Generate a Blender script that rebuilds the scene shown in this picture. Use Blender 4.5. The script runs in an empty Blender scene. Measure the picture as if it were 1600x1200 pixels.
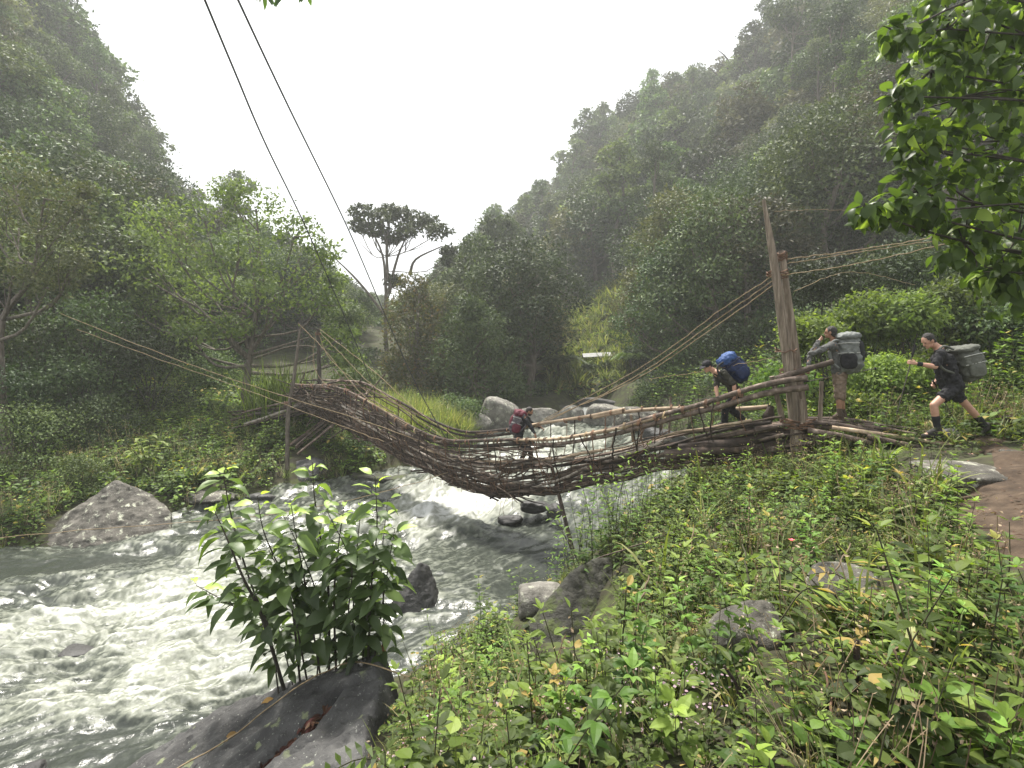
import bpy, math, random
import numpy as np
from mathutils import Vector, Matrix
PI = math.pi
rng = np.random.default_rng(11)
random.seed(5)
S = bpy.context.scene
COL = S.collection
V3 = lambda *a: np.array(a, dtype=float)

# ------------------------------------------------------------------ camera model (f = 800 px of a 1600 px wide frame)
def W(px, py, d):
    return np.array([(px - 800) / 800 * d, d, (560 - py) / 800 * d])

# ------------------------------------------------------------------ numpy noise
_perm = np.random.default_rng(3).permutation(512)
_perm = np.concatenate([_perm, _perm, _perm])
_g3 = np.random.default_rng(4).normal(size=(512, 3)); _g3 /= np.linalg.norm(_g3, axis=1)[:, None]
def noise3(p):
    p = np.asarray(p, dtype=float)
    i = np.floor(p).astype(int); f = p - i; i &= 511
    u = f * f * f * (f * (f * 6 - 15) + 10)
    def g(dx, dy, dz):
        h = _perm[(_perm[(_perm[(i[..., 0] + dx) & 511] + i[..., 1] + dy) & 511] + i[..., 2] + dz) & 511] & 511
        gr = _g3[h]
        return gr[..., 0] * (f[..., 0] - dx) + gr[..., 1] * (f[..., 1] - dy) + gr[..., 2] * (f[..., 2] - dz)
    def lp(a, b, t): return a + (b - a) * t
    x0 = lp(lp(g(0,0,0), g(1,0,0), u[...,0]), lp(g(0,1,0), g(1,1,0), u[...,0]), u[...,1])
    x1 = lp(lp(g(0,0,1), g(1,0,1), u[...,0]), lp(g(0,1,1), g(1,1,1), u[...,0]), u[...,1])
    return lp(x0, x1, u[...,2]) * 1.5
def fbm(p, oct=4, gain=.5, lac=2.03):
    p = np.asarray(p, dtype=float); a = 1.; r = 0.
    for k in range(oct):
        r = r + a * noise3(p + 17.3 * k); p = p * lac; a *= gain
    return r
def sstep(a, b, x):
    t = np.clip((x - a) / (b - a), 0, 1); return t * t * (3 - 2 * t)
def nrm(v):
    v = np.asarray(v, dtype=float); return v / np.maximum(np.linalg.norm(v, axis=-1, keepdims=True), 1e-9)

# ------------------------------------------------------------------ mesh building
class MB:
    """collects geometry for ONE mesh object"""
    def __init__(s): s.v = []; s.l = []; s.n = []; s.m = []; s.t = []; s.k = 0
    def add(s, v, faces, mat=0, tint=None):
        v = np.asarray(v, dtype=float).reshape(-1, 3)
        f = np.asarray(faces, dtype=np.int64)
        s.v.append(v); s.l.append((f + s.k).ravel()); s.n.append(np.full(len(f), f.shape[1])); s.m.append(np.full(len(f), mat))
        if tint is None: tint = .5
        s.t.append(np.broadcast_to(np.asarray(tint, dtype=float), (len(v),)) if np.ndim(tint) < 1 else np.asarray(tint, dtype=float))
        s.k += len(v)
    def ngon(s, v, mat=0, tint=.5):
        s.add(v, [list(range(len(v)))], mat, tint)
    def mesh(s, name, mats, smooth=False):
        me = bpy.data.meshes.new(name)
        if not s.v: return me
        v = np.concatenate(s.v); l = np.concatenate(s.l); n = np.concatenate(s.n); m = np.concatenate(s.m); t = np.concatenate(s.t)
        me.vertices.add(len(v)); me.vertices.foreach_set('co', v.astype(np.float32).ravel())
        me.loops.add(len(l)); me.loops.foreach_set('vertex_index', l.astype(np.int32))
        me.polygons.add(len(n)); me.polygons.foreach_set('loop_start', (np.cumsum(n) - n).astype(np.int32))
        me.polygons.foreach_set('material_index', m.astype(np.int32))
        me.polygons.foreach_set('use_smooth', np.full(len(n), smooth))
        a = me.attributes.new('tint', 'FLOAT', 'POINT'); a.data.foreach_set('value', t.astype(np.float32))
        for q in (mats if isinstance(mats, (list, tuple)) else [mats]): me.materials.append(q)
        me.update(calc_edges=True)
        return me
    def obj(s, name, mats, parent=None, smooth=False, loc=None):
        """link as one object; loc moves the origin there without moving the shape"""
        if loc is not None:
            s.v = [a - np.asarray(loc) for a in s.v]
        return link(name, s.mesh(name, mats, smooth), parent, loc)
def link(name, me, parent=None, loc=None):
    o = bpy.data.objects.new(name, me); COL.objects.link(o)
    if loc is not None: o.location = [float(q) for q in loc]
    if parent is not None:
        o.parent = parent
        if loc is not None: o.location = Vector([float(q) for q in loc]) - parent.location
    return o
def tag(o, label=None, cat=None, group=None, kind=None):
    if label: o['label'] = label
    if cat: o['category'] = cat
    if group: o['group'] = group
    if kind: o['kind'] = kind
    return o
def empty(name, loc, label, cat, group=None):
    o = bpy.data.objects.new(name, None); COL.objects.link(o); o.location = [float(q) for q in loc]; o.empty_display_size = .2
    return tag(o, label, cat, group)
def copy_thing(o, loc, rz=0, sc=1., label=None):
    c = o.copy(); COL.objects.link(c); c.location = [float(q) for q in loc]; c.rotation_euler = (0, 0, rz); c.scale = (sc, sc, sc) if np.isscalar(sc) else sc
    if label: c['label'] = label
    for ch in o.children:
        d = ch.copy(); COL.objects.link(d); d.parent = c
        for g in ch.children:
            e = g.copy(); COL.objects.link(e); e.parent = d
    return c

def tube_geo(P, R, sides=6, cap=True):
    P = np.asarray(P, dtype=float); n = len(P); R = np.broadcast_to(np.asarray(R, dtype=float), (n,))
    T = np.gradient(P, axis=0); T = nrm(T)
    a = np.array([0, 0, 1.]) if abs(T[0, 2]) < .9 else np.array([1., 0, 0])
    N = np.zeros((n, 3)); N[0] = nrm(np.cross(T[0], a))
    for i in range(1, n):
        q = N[i-1] - T[i] * np.dot(N[i-1], T[i]); N[i] = nrm(q)
    B = np.cross(T, N)
    an = np.linspace(0, 2 * PI, sides, endpoint=False)
    v = P[:, None] + R[:, None, None] * (np.cos(an)[None, :, None] * N[:, None] + np.sin(an)[None, :, None] * B[:, None])
    i = np.arange(n - 1)[:, None] * sides; j = np.arange(sides)[None]; k = (j + 1) % sides
    f = np.stack([i + j, i + k, i + sides + k, i + sides + j], -1).reshape(-1, 4)
    return v.reshape(-1, 3), f
def tube(mb, P, R, sides=6, mat=0, tint=.5, cap=True, knob=0.):
    v, f = tube_geo(P, R, sides)
    if knob:
        c = np.repeat(np.asarray(P, dtype=float), sides, 0)
        v = c + (v - c) * (1 + knob * fbm(v * 9., 2))[:, None]
    mb.add(v, f, mat, tint)
    if cap:
        mb.ngon(v[:sides][::-1], mat, tint); mb.ngon(v[-sides:], mat, tint)
def spline(pts, n):
    """Catmull-Rom through the points"""
    p = np.asarray(pts, dtype=float)
    if len(p) == 2: return p[0] + (p[1] - p[0]) * np.linspace(0, 1, n)[:, None]
    q = np.vstack([2 * p[0] - p[1], p, 2 * p[-1] - p[-2]])
    t = np.linspace(0, len(p) - 1 - 1e-9, n); i = t.astype(int); f = (t - i)[:, None]
    a, b, c, d = q[i], q[i+1], q[i+2], q[i+3]
    return .5 * ((2*b) + (-a + c) * f + (2*a - 5*b + 4*c - d) * f**2 + (-a + 3*b - 3*c + d) * f**3)

# leaf templates: (along, across, up) + faces
T_DIA = (np.array([(0,0,0),(.45,.5,.06),(1,0,-.1),(.45,-.5,.06)]), np.array([(0,3,2,1)]))
T_FOLD = (np.array([(0,0,0),(.5,0,-.03),(1,0,-.16),(.42,.5,.07),(.42,-.5,.07)]), np.array([(0,1,3),(1,2,3),(0,4,1),(1,4,2)]))
_bm = []; _bf = []
_st = [(0,0,0),(.14,.30,.02),(.36,.5,.03),(.62,.43,0.),(.85,.2,-.09)]
for (x, w, z) in _st: _bm += [(x, w, z + .10 * w), (x, 0, z), (x, -w, z + .10 * w)]
_bm.append((1., 0, -.16))
for k in range(4):
    a = 3 * k
    _bf += [(a, a+1, a+4, a+3), (a+1, a+2, a+5, a+4)]
T_OVAL = (np.array([(0,0,0),(.24,.40,.03),(.24,0,-.02),(.24,-.40,.03),(.52,.5,.03),(.52,0,-.03),(.52,-.5,.03),(.80,.27,-.03),(.80,0,-.07),(.80,-.27,-.03),(1,0,-.17)]), np.array([(0,2,1),(0,3,2),(1,2,4),(2,5,4),(2,3,5),(3,6,5),(4,5,7),(5,8,7),(5,6,8),(6,9,8),(7,8,10),(8,9,10)]))
T_BIG = (np.array(_bm), np.array(_bf)); T_CURL = (np.array([(x, w * .86, z - .30 * x ** 2 + .22 * abs(w)) for x, w, z in _bm]), np.array(_bf)); T_BIG_TIP = np.array([(12,13,15),(13,14,15)])
def leaves(mb, P, D, N, L, Wd, tmpl=T_FOLD, mat=0, tint=None):
    P = np.asarray(P, dtype=float); n = len(P)
    if n == 0: return
    D = nrm(D); Nn = np.asarray(N, dtype=float); Nn = nrm(Nn - D * np.sum(Nn * D, -1, keepdims=True)); Sd = np.cross(Nn, D)
    L = np.broadcast_to(np.asarray(L, dtype=float), (n,)); Wd = np.broadcast_to(np.asarray(Wd, dtype=float), (n,))
    t, f = tmpl; k = len(t)
    v = P[:, None] + D[:, None] * (t[None, :, 0, None] * L[:, None, None]) + Sd[:, None] * (t[None, :, 1, None] * Wd[:, None, None]) + Nn[:, None] * (t[None, :, 2, None] * L[:, None, None])
    if tint is None: tint = rng.random(n)
    tt = np.repeat(np.broadcast_to(tint, (n,)), k)
    off = (np.arange(n) * k)[:, None, None]
    base = mb.k
    mb.add(v.reshape(-1, 3), (f[None] + off).reshape(-1, f.shape[1]), mat, tt)
    if tmpl is T_BIG or tmpl is T_CURL:
        ff = (T_BIG_TIP[None] + off).reshape(-1, 3) + base
        mb.l.append(ff.ravel()); mb.n.append(np.full(len(ff), 3)); mb.m.append(np.full(len(ff), mat))
def rdir(n, up=0.):
    d = nrm(rng.normal(size=(n, 3))); d[:, 2] += up; return nrm(d)
def blades(mb, P, D, L, Wd, droop, seg=5, mat=0, tint=None):
    """arching grass blades: each one a folded strip"""
    P = np.asarray(P, dtype=float); n = len(P); D = nrm(D)
    L = np.broadcast_to(np.asarray(L, dtype=float), (n,)); Wd = np.broadcast_to(np.asarray(Wd, dtype=float), (n,)); droop = np.broadcast_to(np.asarray(droop, dtype=float), (n,))
    h = D.copy(); h[:, 2] = 0; h = nrm(h + 1e-6); Sd = np.stack([-h[:, 1], h[:, 0], 0 * h[:, 0]], -1)
    rows = []; p = P.copy(); d = D.copy()
    for k in range(seg + 1):
        t = k / seg; w = Wd * (min(1, .45 + 2.2 * t) * (1 - t ** 2.2) + .02)
        rows += [p - Sd * w[:, None] / 2, p + Sd * w[:, None] / 2]
        p = p + d * (L / seg)[:, None]
        d = d.copy(); d[:, 2] -= droop / seg * (1 + 1.2 * t); d = nrm(d)
    v = np.stack(rows, 1); kk = 2 * (seg + 1)
    f = np.array([(2*k, 2*k+1, 2*k+3, 2*k+2) for k in range(seg)])
    if tint is None: tint = rng.random(n)
    mb.add(v.reshape(-1, 3), (f[None] + (np.arange(n) * kk)[:, None, None]).reshape(-1, 4), mat, np.repeat(np.broadcast_to(tint, (n,)), kk))

def merge_mesh(mb, name, mat, voxel=.011, it=4, noise=0., ns=14.):
    """melt overlapping tapered limbs into ONE continuous surface"""
    me = mb.mesh('tmp', mat); o = bpy.data.objects.new('tmp', me); COL.objects.link(o)
    r = o.modifiers.new('r', 'REMESH'); r.mode = 'VOXEL'; r.voxel_size = voxel; r.use_smooth_shade = True
    s_ = o.modifiers.new('s', 'SMOOTH'); s_.factor = .5; s_.iterations = it
    dg = bpy.context.evaluated_depsgraph_get(); dg.update(); m2 = bpy.data.meshes.new_from_object(o.evaluated_get(dg)); m2.name = name
    bpy.data.objects.remove(o); bpy.data.meshes.remove(me)
    n = len(m2.vertices); co_ = np.zeros(n * 3, np.float32); m2.vertices.foreach_get('co', co_)
    if noise:
        v = co_.reshape(-1, 3).astype(float); nn = np.zeros(n * 3, np.float32); m2.vertices.foreach_get('normal', nn)
        v = v + nn.reshape(-1, 3) * (noise * fbm(v * ns, 3))[:, None]; m2.vertices.foreach_set('co', v.astype(np.float32).ravel())
    for q in list(m2.attributes):
        if q.name == 'tint': m2.attributes.remove(q)
    a = m2.attributes.new('tint', 'FLOAT', 'POINT'); a.data.foreach_set('value', np.full(n, .5, np.float32))
    m2.polygons.foreach_set('use_smooth', np.ones(len(m2.polygons), bool))
    m2.materials.clear(); m2.materials.append(mat); m2.update(); return m2
def hull_rock(name, pts_, mat, label, cat='boulder', voxel=.05, noise=.05, ns=2.2, it=2, group=None):
    """a boulder from the corners of its cleavage faces, edges worn and surface broken"""
    import bmesh
    P = np.array([W(*q) if len(q) == 3 else np.array(q[:3]) for q in pts_]); loc = P.mean(0); bm = bmesh.new()
    for q in P - loc: bm.verts.new(q)
    bmesh.ops.convex_hull(bm, input=bm.verts); bmesh.ops.triangulate(bm, faces=bm.faces); bm.normal_update(); bm.verts.index_update()
    used = [v for v in bm.verts if v.link_faces]; mp = {v: k for k, v in enumerate(used)}
    mb = MB(); mb.add([v.co[:] for v in used], [[mp[v] for v in f.verts] for f in bm.faces]); bm.free()
    me = merge_mesh(mb, name, M[mat], voxel, it)
    n = len(me.vertices); c = np.zeros(n * 3, np.float32); me.vertices.foreach_get('co', c); nn = np.zeros(n * 3, np.float32); me.vertices.foreach_get('normal', nn)
    v = c.reshape(-1, 3).astype(float); q = v + loc; k = fbm(q * ns, 5); rdg = 1 - np.abs(fbm(q * ns * V3(1.2, 1.2, 3.2) + 7, 4)) * 1.6
    v = v + nn.reshape(-1, 3) * (noise * (k + .8 * np.minimum(rdg, .6)))[:, None]; me.vertices.foreach_set('co', v.astype(np.float32).ravel())
    me.attributes['tint'].data.foreach_set('value', np.clip(.5 + .3 * fbm(q * 1.4 + 3, 4) + .35 * np.clip(fbm(q * V3(.8, .8, 4) + 1, 3), -1, .6), -.5, 1.3).astype(np.float32)); me.update()
    return tag(link(name, me, None, loc), label, cat, group)
# ------------------------------------------------------------------ materials
def newmat(name):
    m = bpy.data.materials.new(name); m.use_nodes = True; nt = m.node_tree; nt.nodes.clear()
    out = nt.nodes.new('ShaderNodeOutputMaterial')
    return m, nt, out
def nd(nt, typ, **kw):
    n = nt.nodes.new(typ)
    for k, v in kw.items():
        if k == 'inp':
            for a, b in v.items(): n.inputs[a].default_value = b
        else: setattr(n, k, v)
    return n
def ramp(nt, fac, stops):
    r = nd(nt, 'ShaderNodeValToRGB'); e = r.color_ramp.elements
    while len(e) < len(stops): e.new(.5)
    for q, (p, c) in zip(e, stops): q.position = p; q.color = (*c, 1)
    nt.links.new(fac, r.inputs[0]); return r.outputs[0]
def noise_node(nt, scale, detail=4, rough=.55, vec=None, dim='3D'):
    n = nd(nt, 'ShaderNodeTexNoise'); n.inputs['Scale'].default_value = scale; n.inputs['Detail'].default_value = detail; n.inputs['Roughness'].default_value = rough
    if vec is not None: nt.links.new(vec, n.inputs['Vector'])
    return n
def leaf_mat(name, stops, trans=.35, rough=.55, tboost=1.5, spec=.18, sat=.86, gain=1.):
    m, nt, out = newmat(name)
    at = nd(nt, 'ShaderNodeAttribute', attribute_name='tint')
    col = ramp(nt, at.outputs['Fac'], [(p, tuple(min(q * gain, 1) for q in c)) for p, c in stops])
    oi = nd(nt, 'ShaderNodeObjectInfo')
    hsv = nd(nt, 'ShaderNodeHueSaturation'); nt.links.new(col, hsv.inputs['Color'])
    mr = nd(nt, 'ShaderNodeMapRange', inp={3: .52, 4: 1.7}); nt.links.new(oi.outputs['Random'], mr.inputs[0]); nt.links.new(mr.outputs[0], hsv.inputs['Value'])
    mh = nd(nt, 'ShaderNodeMath', operation='MULTIPLY'); nt.links.new(oi.outputs['Random'], mh.inputs[0]); mh.inputs[1].default_value = 7.31; mf = nd(nt, 'ShaderNodeMath', operation='FRACT'); nt.links.new(mh.outputs[0], mf.inputs[0])
    m3 = nd(nt, 'ShaderNodeMapRange', inp={3: .472, 4: .514}); nt.links.new(mf.outputs[0], m3.inputs[0]); nt.links.new(m3.outputs[0], hsv.inputs['Hue']); hsv.inputs['Saturation'].default_value = sat
    b = nd(nt, 'ShaderNodeBsdfPrincipled'); nt.links.new(hsv.outputs[0], b.inputs['Base Color']); b.inputs['Roughness'].default_value = rough; b.inputs['Specular IOR Level'].default_value = spec
    t = nd(nt, 'ShaderNodeBsdfTranslucent')
    h2 = nd(nt, 'ShaderNodeMix', data_type='RGBA', blend_type='MULTIPLY'); h2.inputs['Factor'].default_value = 1; nt.links.new(hsv.outputs[0], h2.inputs['A']); h2.inputs['B'].default_value = (tboost * 1.25, tboost * 1.3, tboost * .5, 1)
    nt.links.new(h2.outputs['Result'], t.inputs['Color'])
    mx = nd(nt, 'ShaderNodeMixShader'); mx.inputs[0].default_value = trans
    nt.links.new(b.outputs[0], mx.inputs[1]); nt.links.new(t.outputs[0], mx.inputs[2]); nt.links.new(mx.outputs[0], out.inputs['Surface'])
    return m
def rough_mat(name, stops, scale=6, rough=.85, bump=.4, bscale=None, vec='Object', stretch=None, detail=6, spec=.3, extra=None, bdist=.02):
    """noise-mottled solid (bark, rock, cloth, soil)"""
    m, nt, out = newmat(name)
    tc = nd(nt, 'ShaderNodeTexCoord'); v = tc.outputs[vec]
    if stretch:
        mp = nd(nt, 'ShaderNodeMapping'); mp.inputs['Scale'].default_value = stretch; nt.links.new(v, mp.inputs['Vector']); v = mp.outputs[0]
    n = noise_node(nt, scale, detail, .6, v)
    col = ramp(nt, n.outputs['Fac'], stops)
    b = nd(nt, 'ShaderNodeBsdfPrincipled'); b.inputs['Roughness'].default_value = rough; b.inputs['Specular IOR Level'].default_value = spec
    if extra: col = extra(nt, v, col, n)
    at = nd(nt, 'ShaderNodeAttribute', attribute_name='tint')
    mr = nd(nt, 'ShaderNodeMapRange', inp={3: .6, 4: 1.4}, clamp=False); nt.links.new(at.outputs['Fac'], mr.inputs[0])
    ml = nd(nt, 'ShaderNodeMix', data_type='RGBA', blend_type='MULTIPLY'); ml.inputs['Factor'].default_value = 1
    nt.links.new(col, ml.inputs['A']); nt.links.new(mr.outputs[0], ml.inputs['B']); nt.links.new(ml.outputs['Result'], b.inputs['Base Color'])
    n2 = noise_node(nt, bscale or scale * 3, 8, .65, v)
    bp = nd(nt, 'ShaderNodeBump'); bp.inputs['Strength'].default_value = bump; bp.inputs['Distance'].default_value = bdist; nt.links.new(n2.outputs['Fac'], bp.inputs['Height']); nt.links.new(bp.outputs[0], b.inputs['Normal'])
    nt.links.new(b.outputs[0], out.inputs['Surface'])
    return m
def lichen(nt, v, col, n):
    a = noise_node(nt, 5., 6, .7, v); s = ramp(nt, a.outputs['Fac'], [(.56, (0,0,0)), (.64, (1,1,1))])
    mx = nd(nt, 'ShaderNodeMix', data_type='RGBA'); nt.links.new(s, mx.inputs['Factor']); nt.links.new(col, mx.inputs['A']); mx.inputs['B'].default_value = (.36, .37, .29, 1)
    a2 = noise_node(nt, 38., 4, .7, v); s2 = ramp(nt, a2.outputs['Fac'], [(.64, (0,0,0)), (.69, (1,1,1))])
    m2 = nd(nt, 'ShaderNodeMix', data_type='RGBA'); nt.links.new(s2, m2.inputs['Factor']); nt.links.new(mx.outputs['Result'], m2.inputs['A']); m2.inputs['B'].default_value = (.45, .46, .40, 1)
    return m2.outputs['Result']
def moss(nt, v, col, n):
    a = noise_node(nt, 3., 6, .7, v); s = ramp(nt, a.outputs['Fac'], [(.48, (0,0,0)), (.60, (1,1,1))])
    mx = nd(nt, 'ShaderNodeMix', data_type='RGBA'); nt.links.new(s, mx.inputs['Factor']); nt.links.new(col, mx.inputs['A']); mx.inputs['B'].default_value = (.055, .07, .02, 1)
    return mx.outputs['Result']
M = {}
G1, G2, G3 = (.022, .040, .010), (.048, .082, .018), (.10, .15, .03)
M['leaf_mid'] = leaf_mat('leaf_mid', [(0, (.018,.034,.009)), (.55, (.045,.078,.018)), (1, (.10,.145,.035))], gain=1.25, trans=.16)
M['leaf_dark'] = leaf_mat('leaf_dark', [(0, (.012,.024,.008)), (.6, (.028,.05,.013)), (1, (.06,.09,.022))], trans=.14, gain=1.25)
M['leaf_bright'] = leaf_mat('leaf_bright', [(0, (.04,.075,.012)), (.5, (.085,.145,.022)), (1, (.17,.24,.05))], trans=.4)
M['leaf_olive'] = leaf_mat('leaf_olive', [(0, (.03,.036,.013)), (.6, (.065,.072,.026)), (1, (.12,.12,.05))], gain=1.25, trans=.16)
M['leaf_pale'] = leaf_mat('leaf_pale', [(0, (.05,.075,.03)), (.5, (.10,.14,.06)), (1, (.18,.22,.11))])
M['leaf_rust'] = leaf_mat('leaf_rust', [(0, (.025,.036,.013)), (.55, (.055,.062,.02)), (.8, (.085,.07,.022)), (1, (.17,.085,.02))])
M['leaf_big'] = leaf_mat('leaf_big', [(0, (.014,.03,.009)), (.45, (.034,.07,.016)), (.8, (.08,.15,.024)), (1, (.18,.30,.035))], gain=1.25, trans=.38, rough=.42, tboost=1.5, spec=.35)
M['herb'] = leaf_mat('herb', [(0, (.022,.046,.008)), (.45, (.055,.105,.014)), (.8, (.11,.19,.026)), (.955, (.19,.29,.055)), (.985, (.30,.25,.06))], trans=.35, sat=.97, spec=.25)
M['leaf_tree'] = leaf_mat('leaf_tree', [(0, (.026,.046,.011)), (.5, (.06,.096,.022)), (1, (.13,.18,.042))], trans=.32)
M['leaf_overhang'] = leaf_mat('leaf_overhang', [(0, (.02,.045,.009)), (.45, (.045,.095,.014)), (.8, (.11,.20,.02)), (1, (.22,.36,.04))], gain=.95, trans=.45, rough=.45, spec=.3, sat=.88)
M['herb_dark'] = leaf_mat('herb_dark', [(0, (.02,.035,.01)), (.5, (.045,.075,.018)), (1, (.09,.14,.03))], trans=.3, sat=.97)
M['grass'] = leaf_mat('grass', [(0, (.05,.075,.018)), (.5, (.10,.15,.035)), (.85, (.17,.22,.06)), (1, (.30,.28,.12))], trans=.35)
M['dry'] = leaf_mat('dry', [(0, (.10,.07,.035)), (.5, (.22,.17,.09)), (1, (.40,.33,.19))], trans=.2)
M['dead_leaf'] = leaf_mat('dead_leaf', [(0, (.05,.022,.014)), (.6, (.13,.055,.035)), (1, (.26,.14,.08))], trans=.1)
M['yellow_leaf'] = leaf_mat('yellow_leaf', [(0, (.25,.12,.02)), (1, (.42,.26,.04))], trans=.2)
M['red_petal'] = leaf_mat('red_petal', [(0, (.5,.02,.02)), (1, (.7,.04,.03))], trans=.2)
M['pink'] = leaf_mat('pink', [(0, (.28,.16,.20)), (1, (.42,.30,.33))], trans=.2)
M['bark'] = rough_mat('bark', [(.3, (.05,.042,.033)), (.55, (.12,.10,.08)), (.75, (.24,.22,.18))], scale=5, stretch=(3, 3, .6), bump=.7)
M['bark_dark'] = rough_mat('bark_dark', [(.3, (.02,.018,.014)), (.7, (.07,.06,.048))], scale=5, stretch=(3, 3, .6), bump=.6)
M['stem'] = rough_mat('stem', [(.3, (.03,.03,.016)), (.7, (.07,.065,.03))], scale=20, bump=.2)
M['post_wood'] = rough_mat('post_wood', [(.28, (.08,.062,.046)), (.5, (.19,.15,.115)), (.72, (.36,.30,.235))], scale=4, stretch=(5, 5, .5), bump=.8, bscale=9, bdist=.03)
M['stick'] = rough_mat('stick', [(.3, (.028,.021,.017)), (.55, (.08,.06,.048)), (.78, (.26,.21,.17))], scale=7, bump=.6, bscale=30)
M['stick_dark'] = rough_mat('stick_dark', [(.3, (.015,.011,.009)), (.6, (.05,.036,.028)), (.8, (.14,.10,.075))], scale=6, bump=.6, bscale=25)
M['stick_pale'] = rough_mat('stick_pale', [(.3, (.09,.075,.062)), (.55, (.20,.175,.15)), (.8, (.38,.345,.30))], scale=7, bump=.6, bscale=30)
M['bamboo'] = rough_mat('bamboo', [(.3, (.11,.08,.055)), (.6, (.24,.185,.13)), (.8, (.40,.33,.25))], scale=5, bump=.3)
M['vine_tan'] = rough_mat('vine_tan', [(.3, (.17,.125,.07)), (.6, (.30,.23,.14)), (.8, (.42,.35,.24))], scale=14, bump=.3)
M['vine_red'] = rough_mat('vine_red', [(.3, (.07,.04,.027)), (.6, (.17,.098,.062)), (.8, (.30,.19,.12))], scale=14, bump=.3)
M['cable'] = rough_mat('cable', [(.3, (.03,.03,.03)), (.7, (.075,.075,.075))], scale=40, rough=.6, bump=.3, stretch=(1, 1, 1))
M['rock'] = rough_mat('rock', [(.3, (.036,.033,.028)), (.55, (.095,.088,.075)), (.8, (.20,.185,.16))], scale=3.4, bump=1.0, bscale=7, extra=lichen, bdist=.06)
M['rock_wet'] = rough_mat('rock_wet', [(.3, (.02,.019,.018)), (.55, (.048,.047,.046)), (.8, (.10,.098,.094))], scale=1.8, rough=.55, spec=.35, bump=.9, bscale=6, bdist=.05)
M['rock_slab'] = rough_mat('rock_slab', [(.3, (.022,.022,.023)), (.55, (.042,.042,.043)), (.8, (.085,.084,.082))], scale=2.5, rough=.7, bump=.7, bscale=10, bdist=.03)
M['rock_moss'] = rough_mat('rock_moss', [(.3, (.02,.02,.016)), (.55, (.06,.058,.048)), (.8, (.12,.115,.10))], scale=2, rough=.8, bump=1., bscale=7, extra=moss, bdist=.06)
M['rock_pale'] = rough_mat('rock_pale', [(.3, (.08,.075,.064)), (.55, (.19,.18,.16)), (.8, (.33,.32,.29))], scale=3, bump=1., bscale=6, bdist=.08, extra=lichen)
def rock_lich():
    def ex(nt, v, col, n):
        vo = nd(nt, 'ShaderNodeTexVoronoi'); vo.inputs['Scale'].default_value = 3.2
        nz = noise_node(nt, 9, 4, .6, v); ad = nd(nt, 'ShaderNodeMix', data_type='RGBA', blend_type='LINEAR_LIGHT'); ad.inputs['Factor'].default_value = .12
        nt.links.new(v, ad.inputs['A']); nt.links.new(nz.outputs['Color'], ad.inputs['B']); nt.links.new(ad.outputs['Result'], vo.inputs['Vector'])
        s = ramp(nt, vo.outputs['Distance'], [(.14, (1,1,1)), (.20, (0,0,0))])
        mk = noise_node(nt, 1.6, 2, .5, v); s2 = ramp(nt, mk.outputs['Fac'], [(.42, (0,0,0)), (.48, (1,1,1))])
        mu = nd(nt, 'ShaderNodeMath', operation='MULTIPLY'); nt.links.new(s, mu.inputs[0]); nt.links.new(s2, mu.inputs[1])
        mx = nd(nt, 'ShaderNodeMix', data_type='RGBA'); nt.links.new(mu.outputs[0], mx.inputs['Factor']); nt.links.new(col, mx.inputs['A']); mx.inputs['B'].default_value = (.17, .19, .11, 1)
        a2 = noise_node(nt, 30., 5, .75, v); s3 = ramp(nt, a2.outputs['Fac'], [(.62, (0,0,0)), (.67, (1,1,1))])
        m2 = nd(nt, 'ShaderNodeMix', data_type='RGBA'); nt.links.new(s3, m2.inputs['Factor']); nt.links.new(mx.outputs['Result'], m2.inputs['A']); m2.inputs['B'].default_value = (.33, .34, .30, 1)
        return m2.outputs['Result']
    return ex
M['rock_slab'] = rough_mat('rock_slab2', [(.3, (.034,.033,.033)), (.55, (.068,.067,.066)), (.8, (.13,.128,.122))], scale=2.5, rough=.8, spec=.3, bump=1., bscale=9, bdist=.05, extra=rock_lich())
M['soil'] = rough_mat('soil', [(.3, (.018,.016,.010)), (.55, (.036,.034,.018)), (.8, (.065,.06,.03))], scale=.8, bump=.6, bscale=8, rough=.95, extra=moss)
M['path'] = rough_mat('path', [(.3, (.028,.018,.011)), (.55, (.065,.044,.028)), (.8, (.125,.09,.062))], scale=5, bump=1.0, bscale=14, rough=.9)
M['skin'] = rough_mat('skin', [(.3, (.40,.22,.15)), (.7, (.50,.29,.21))], scale=20, bump=.05, rough=.5, spec=.4)
M['skin_tan'] = rough_mat('skin_tan', [(.3, (.26,.14,.09)), (.7, (.34,.19,.12))], scale=20, bump=.05, rough=.5, spec=.4)
M['hair'] = rough_mat('hair', [(.3, (.012,.010,.009)), (.7, (.035,.03,.026))], scale=60, bump=.6, rough=.5)
M['black_cloth'] = rough_mat('black_cloth', [(.3, (.010,.010,.012)), (.7, (.022,.022,.025))], scale=12, bump=.3, rough=.85)
M['dark_shirt'] = rough_mat('dark_shirt', [(.3, (.022,.021,.016)), (.7, (.05,.048,.036))], scale=8, bump=.4, rough=.85)
M['grey_shirt'] = rough_mat('grey_shirt', [(.3, (.065,.066,.064)), (.7, (.12,.12,.115))], scale=8, bump=.4, rough=.85)
M['khaki'] = rough_mat('khaki', [(.3, (.16,.115,.085)), (.7, (.235,.18,.135))], scale=9, bump=.4, rough=.9)
M['boot'] = rough_mat('boot', [(.3, (.018,.016,.015)), (.7, (.05,.046,.042))], scale=15, bump=.4, rough=.8)
M['boot_brown'] = rough_mat('boot_brown', [(.3, (.05,.035,.025)), (.7, (.10,.07,.05))], scale=15, bump=.4, rough=.8)
M['pack_olive'] = rough_mat('pack_olive', [(.3, (.07,.074,.06)), (.7, (.12,.125,.105))], scale=9, bump=.5, rough=.75)
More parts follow.
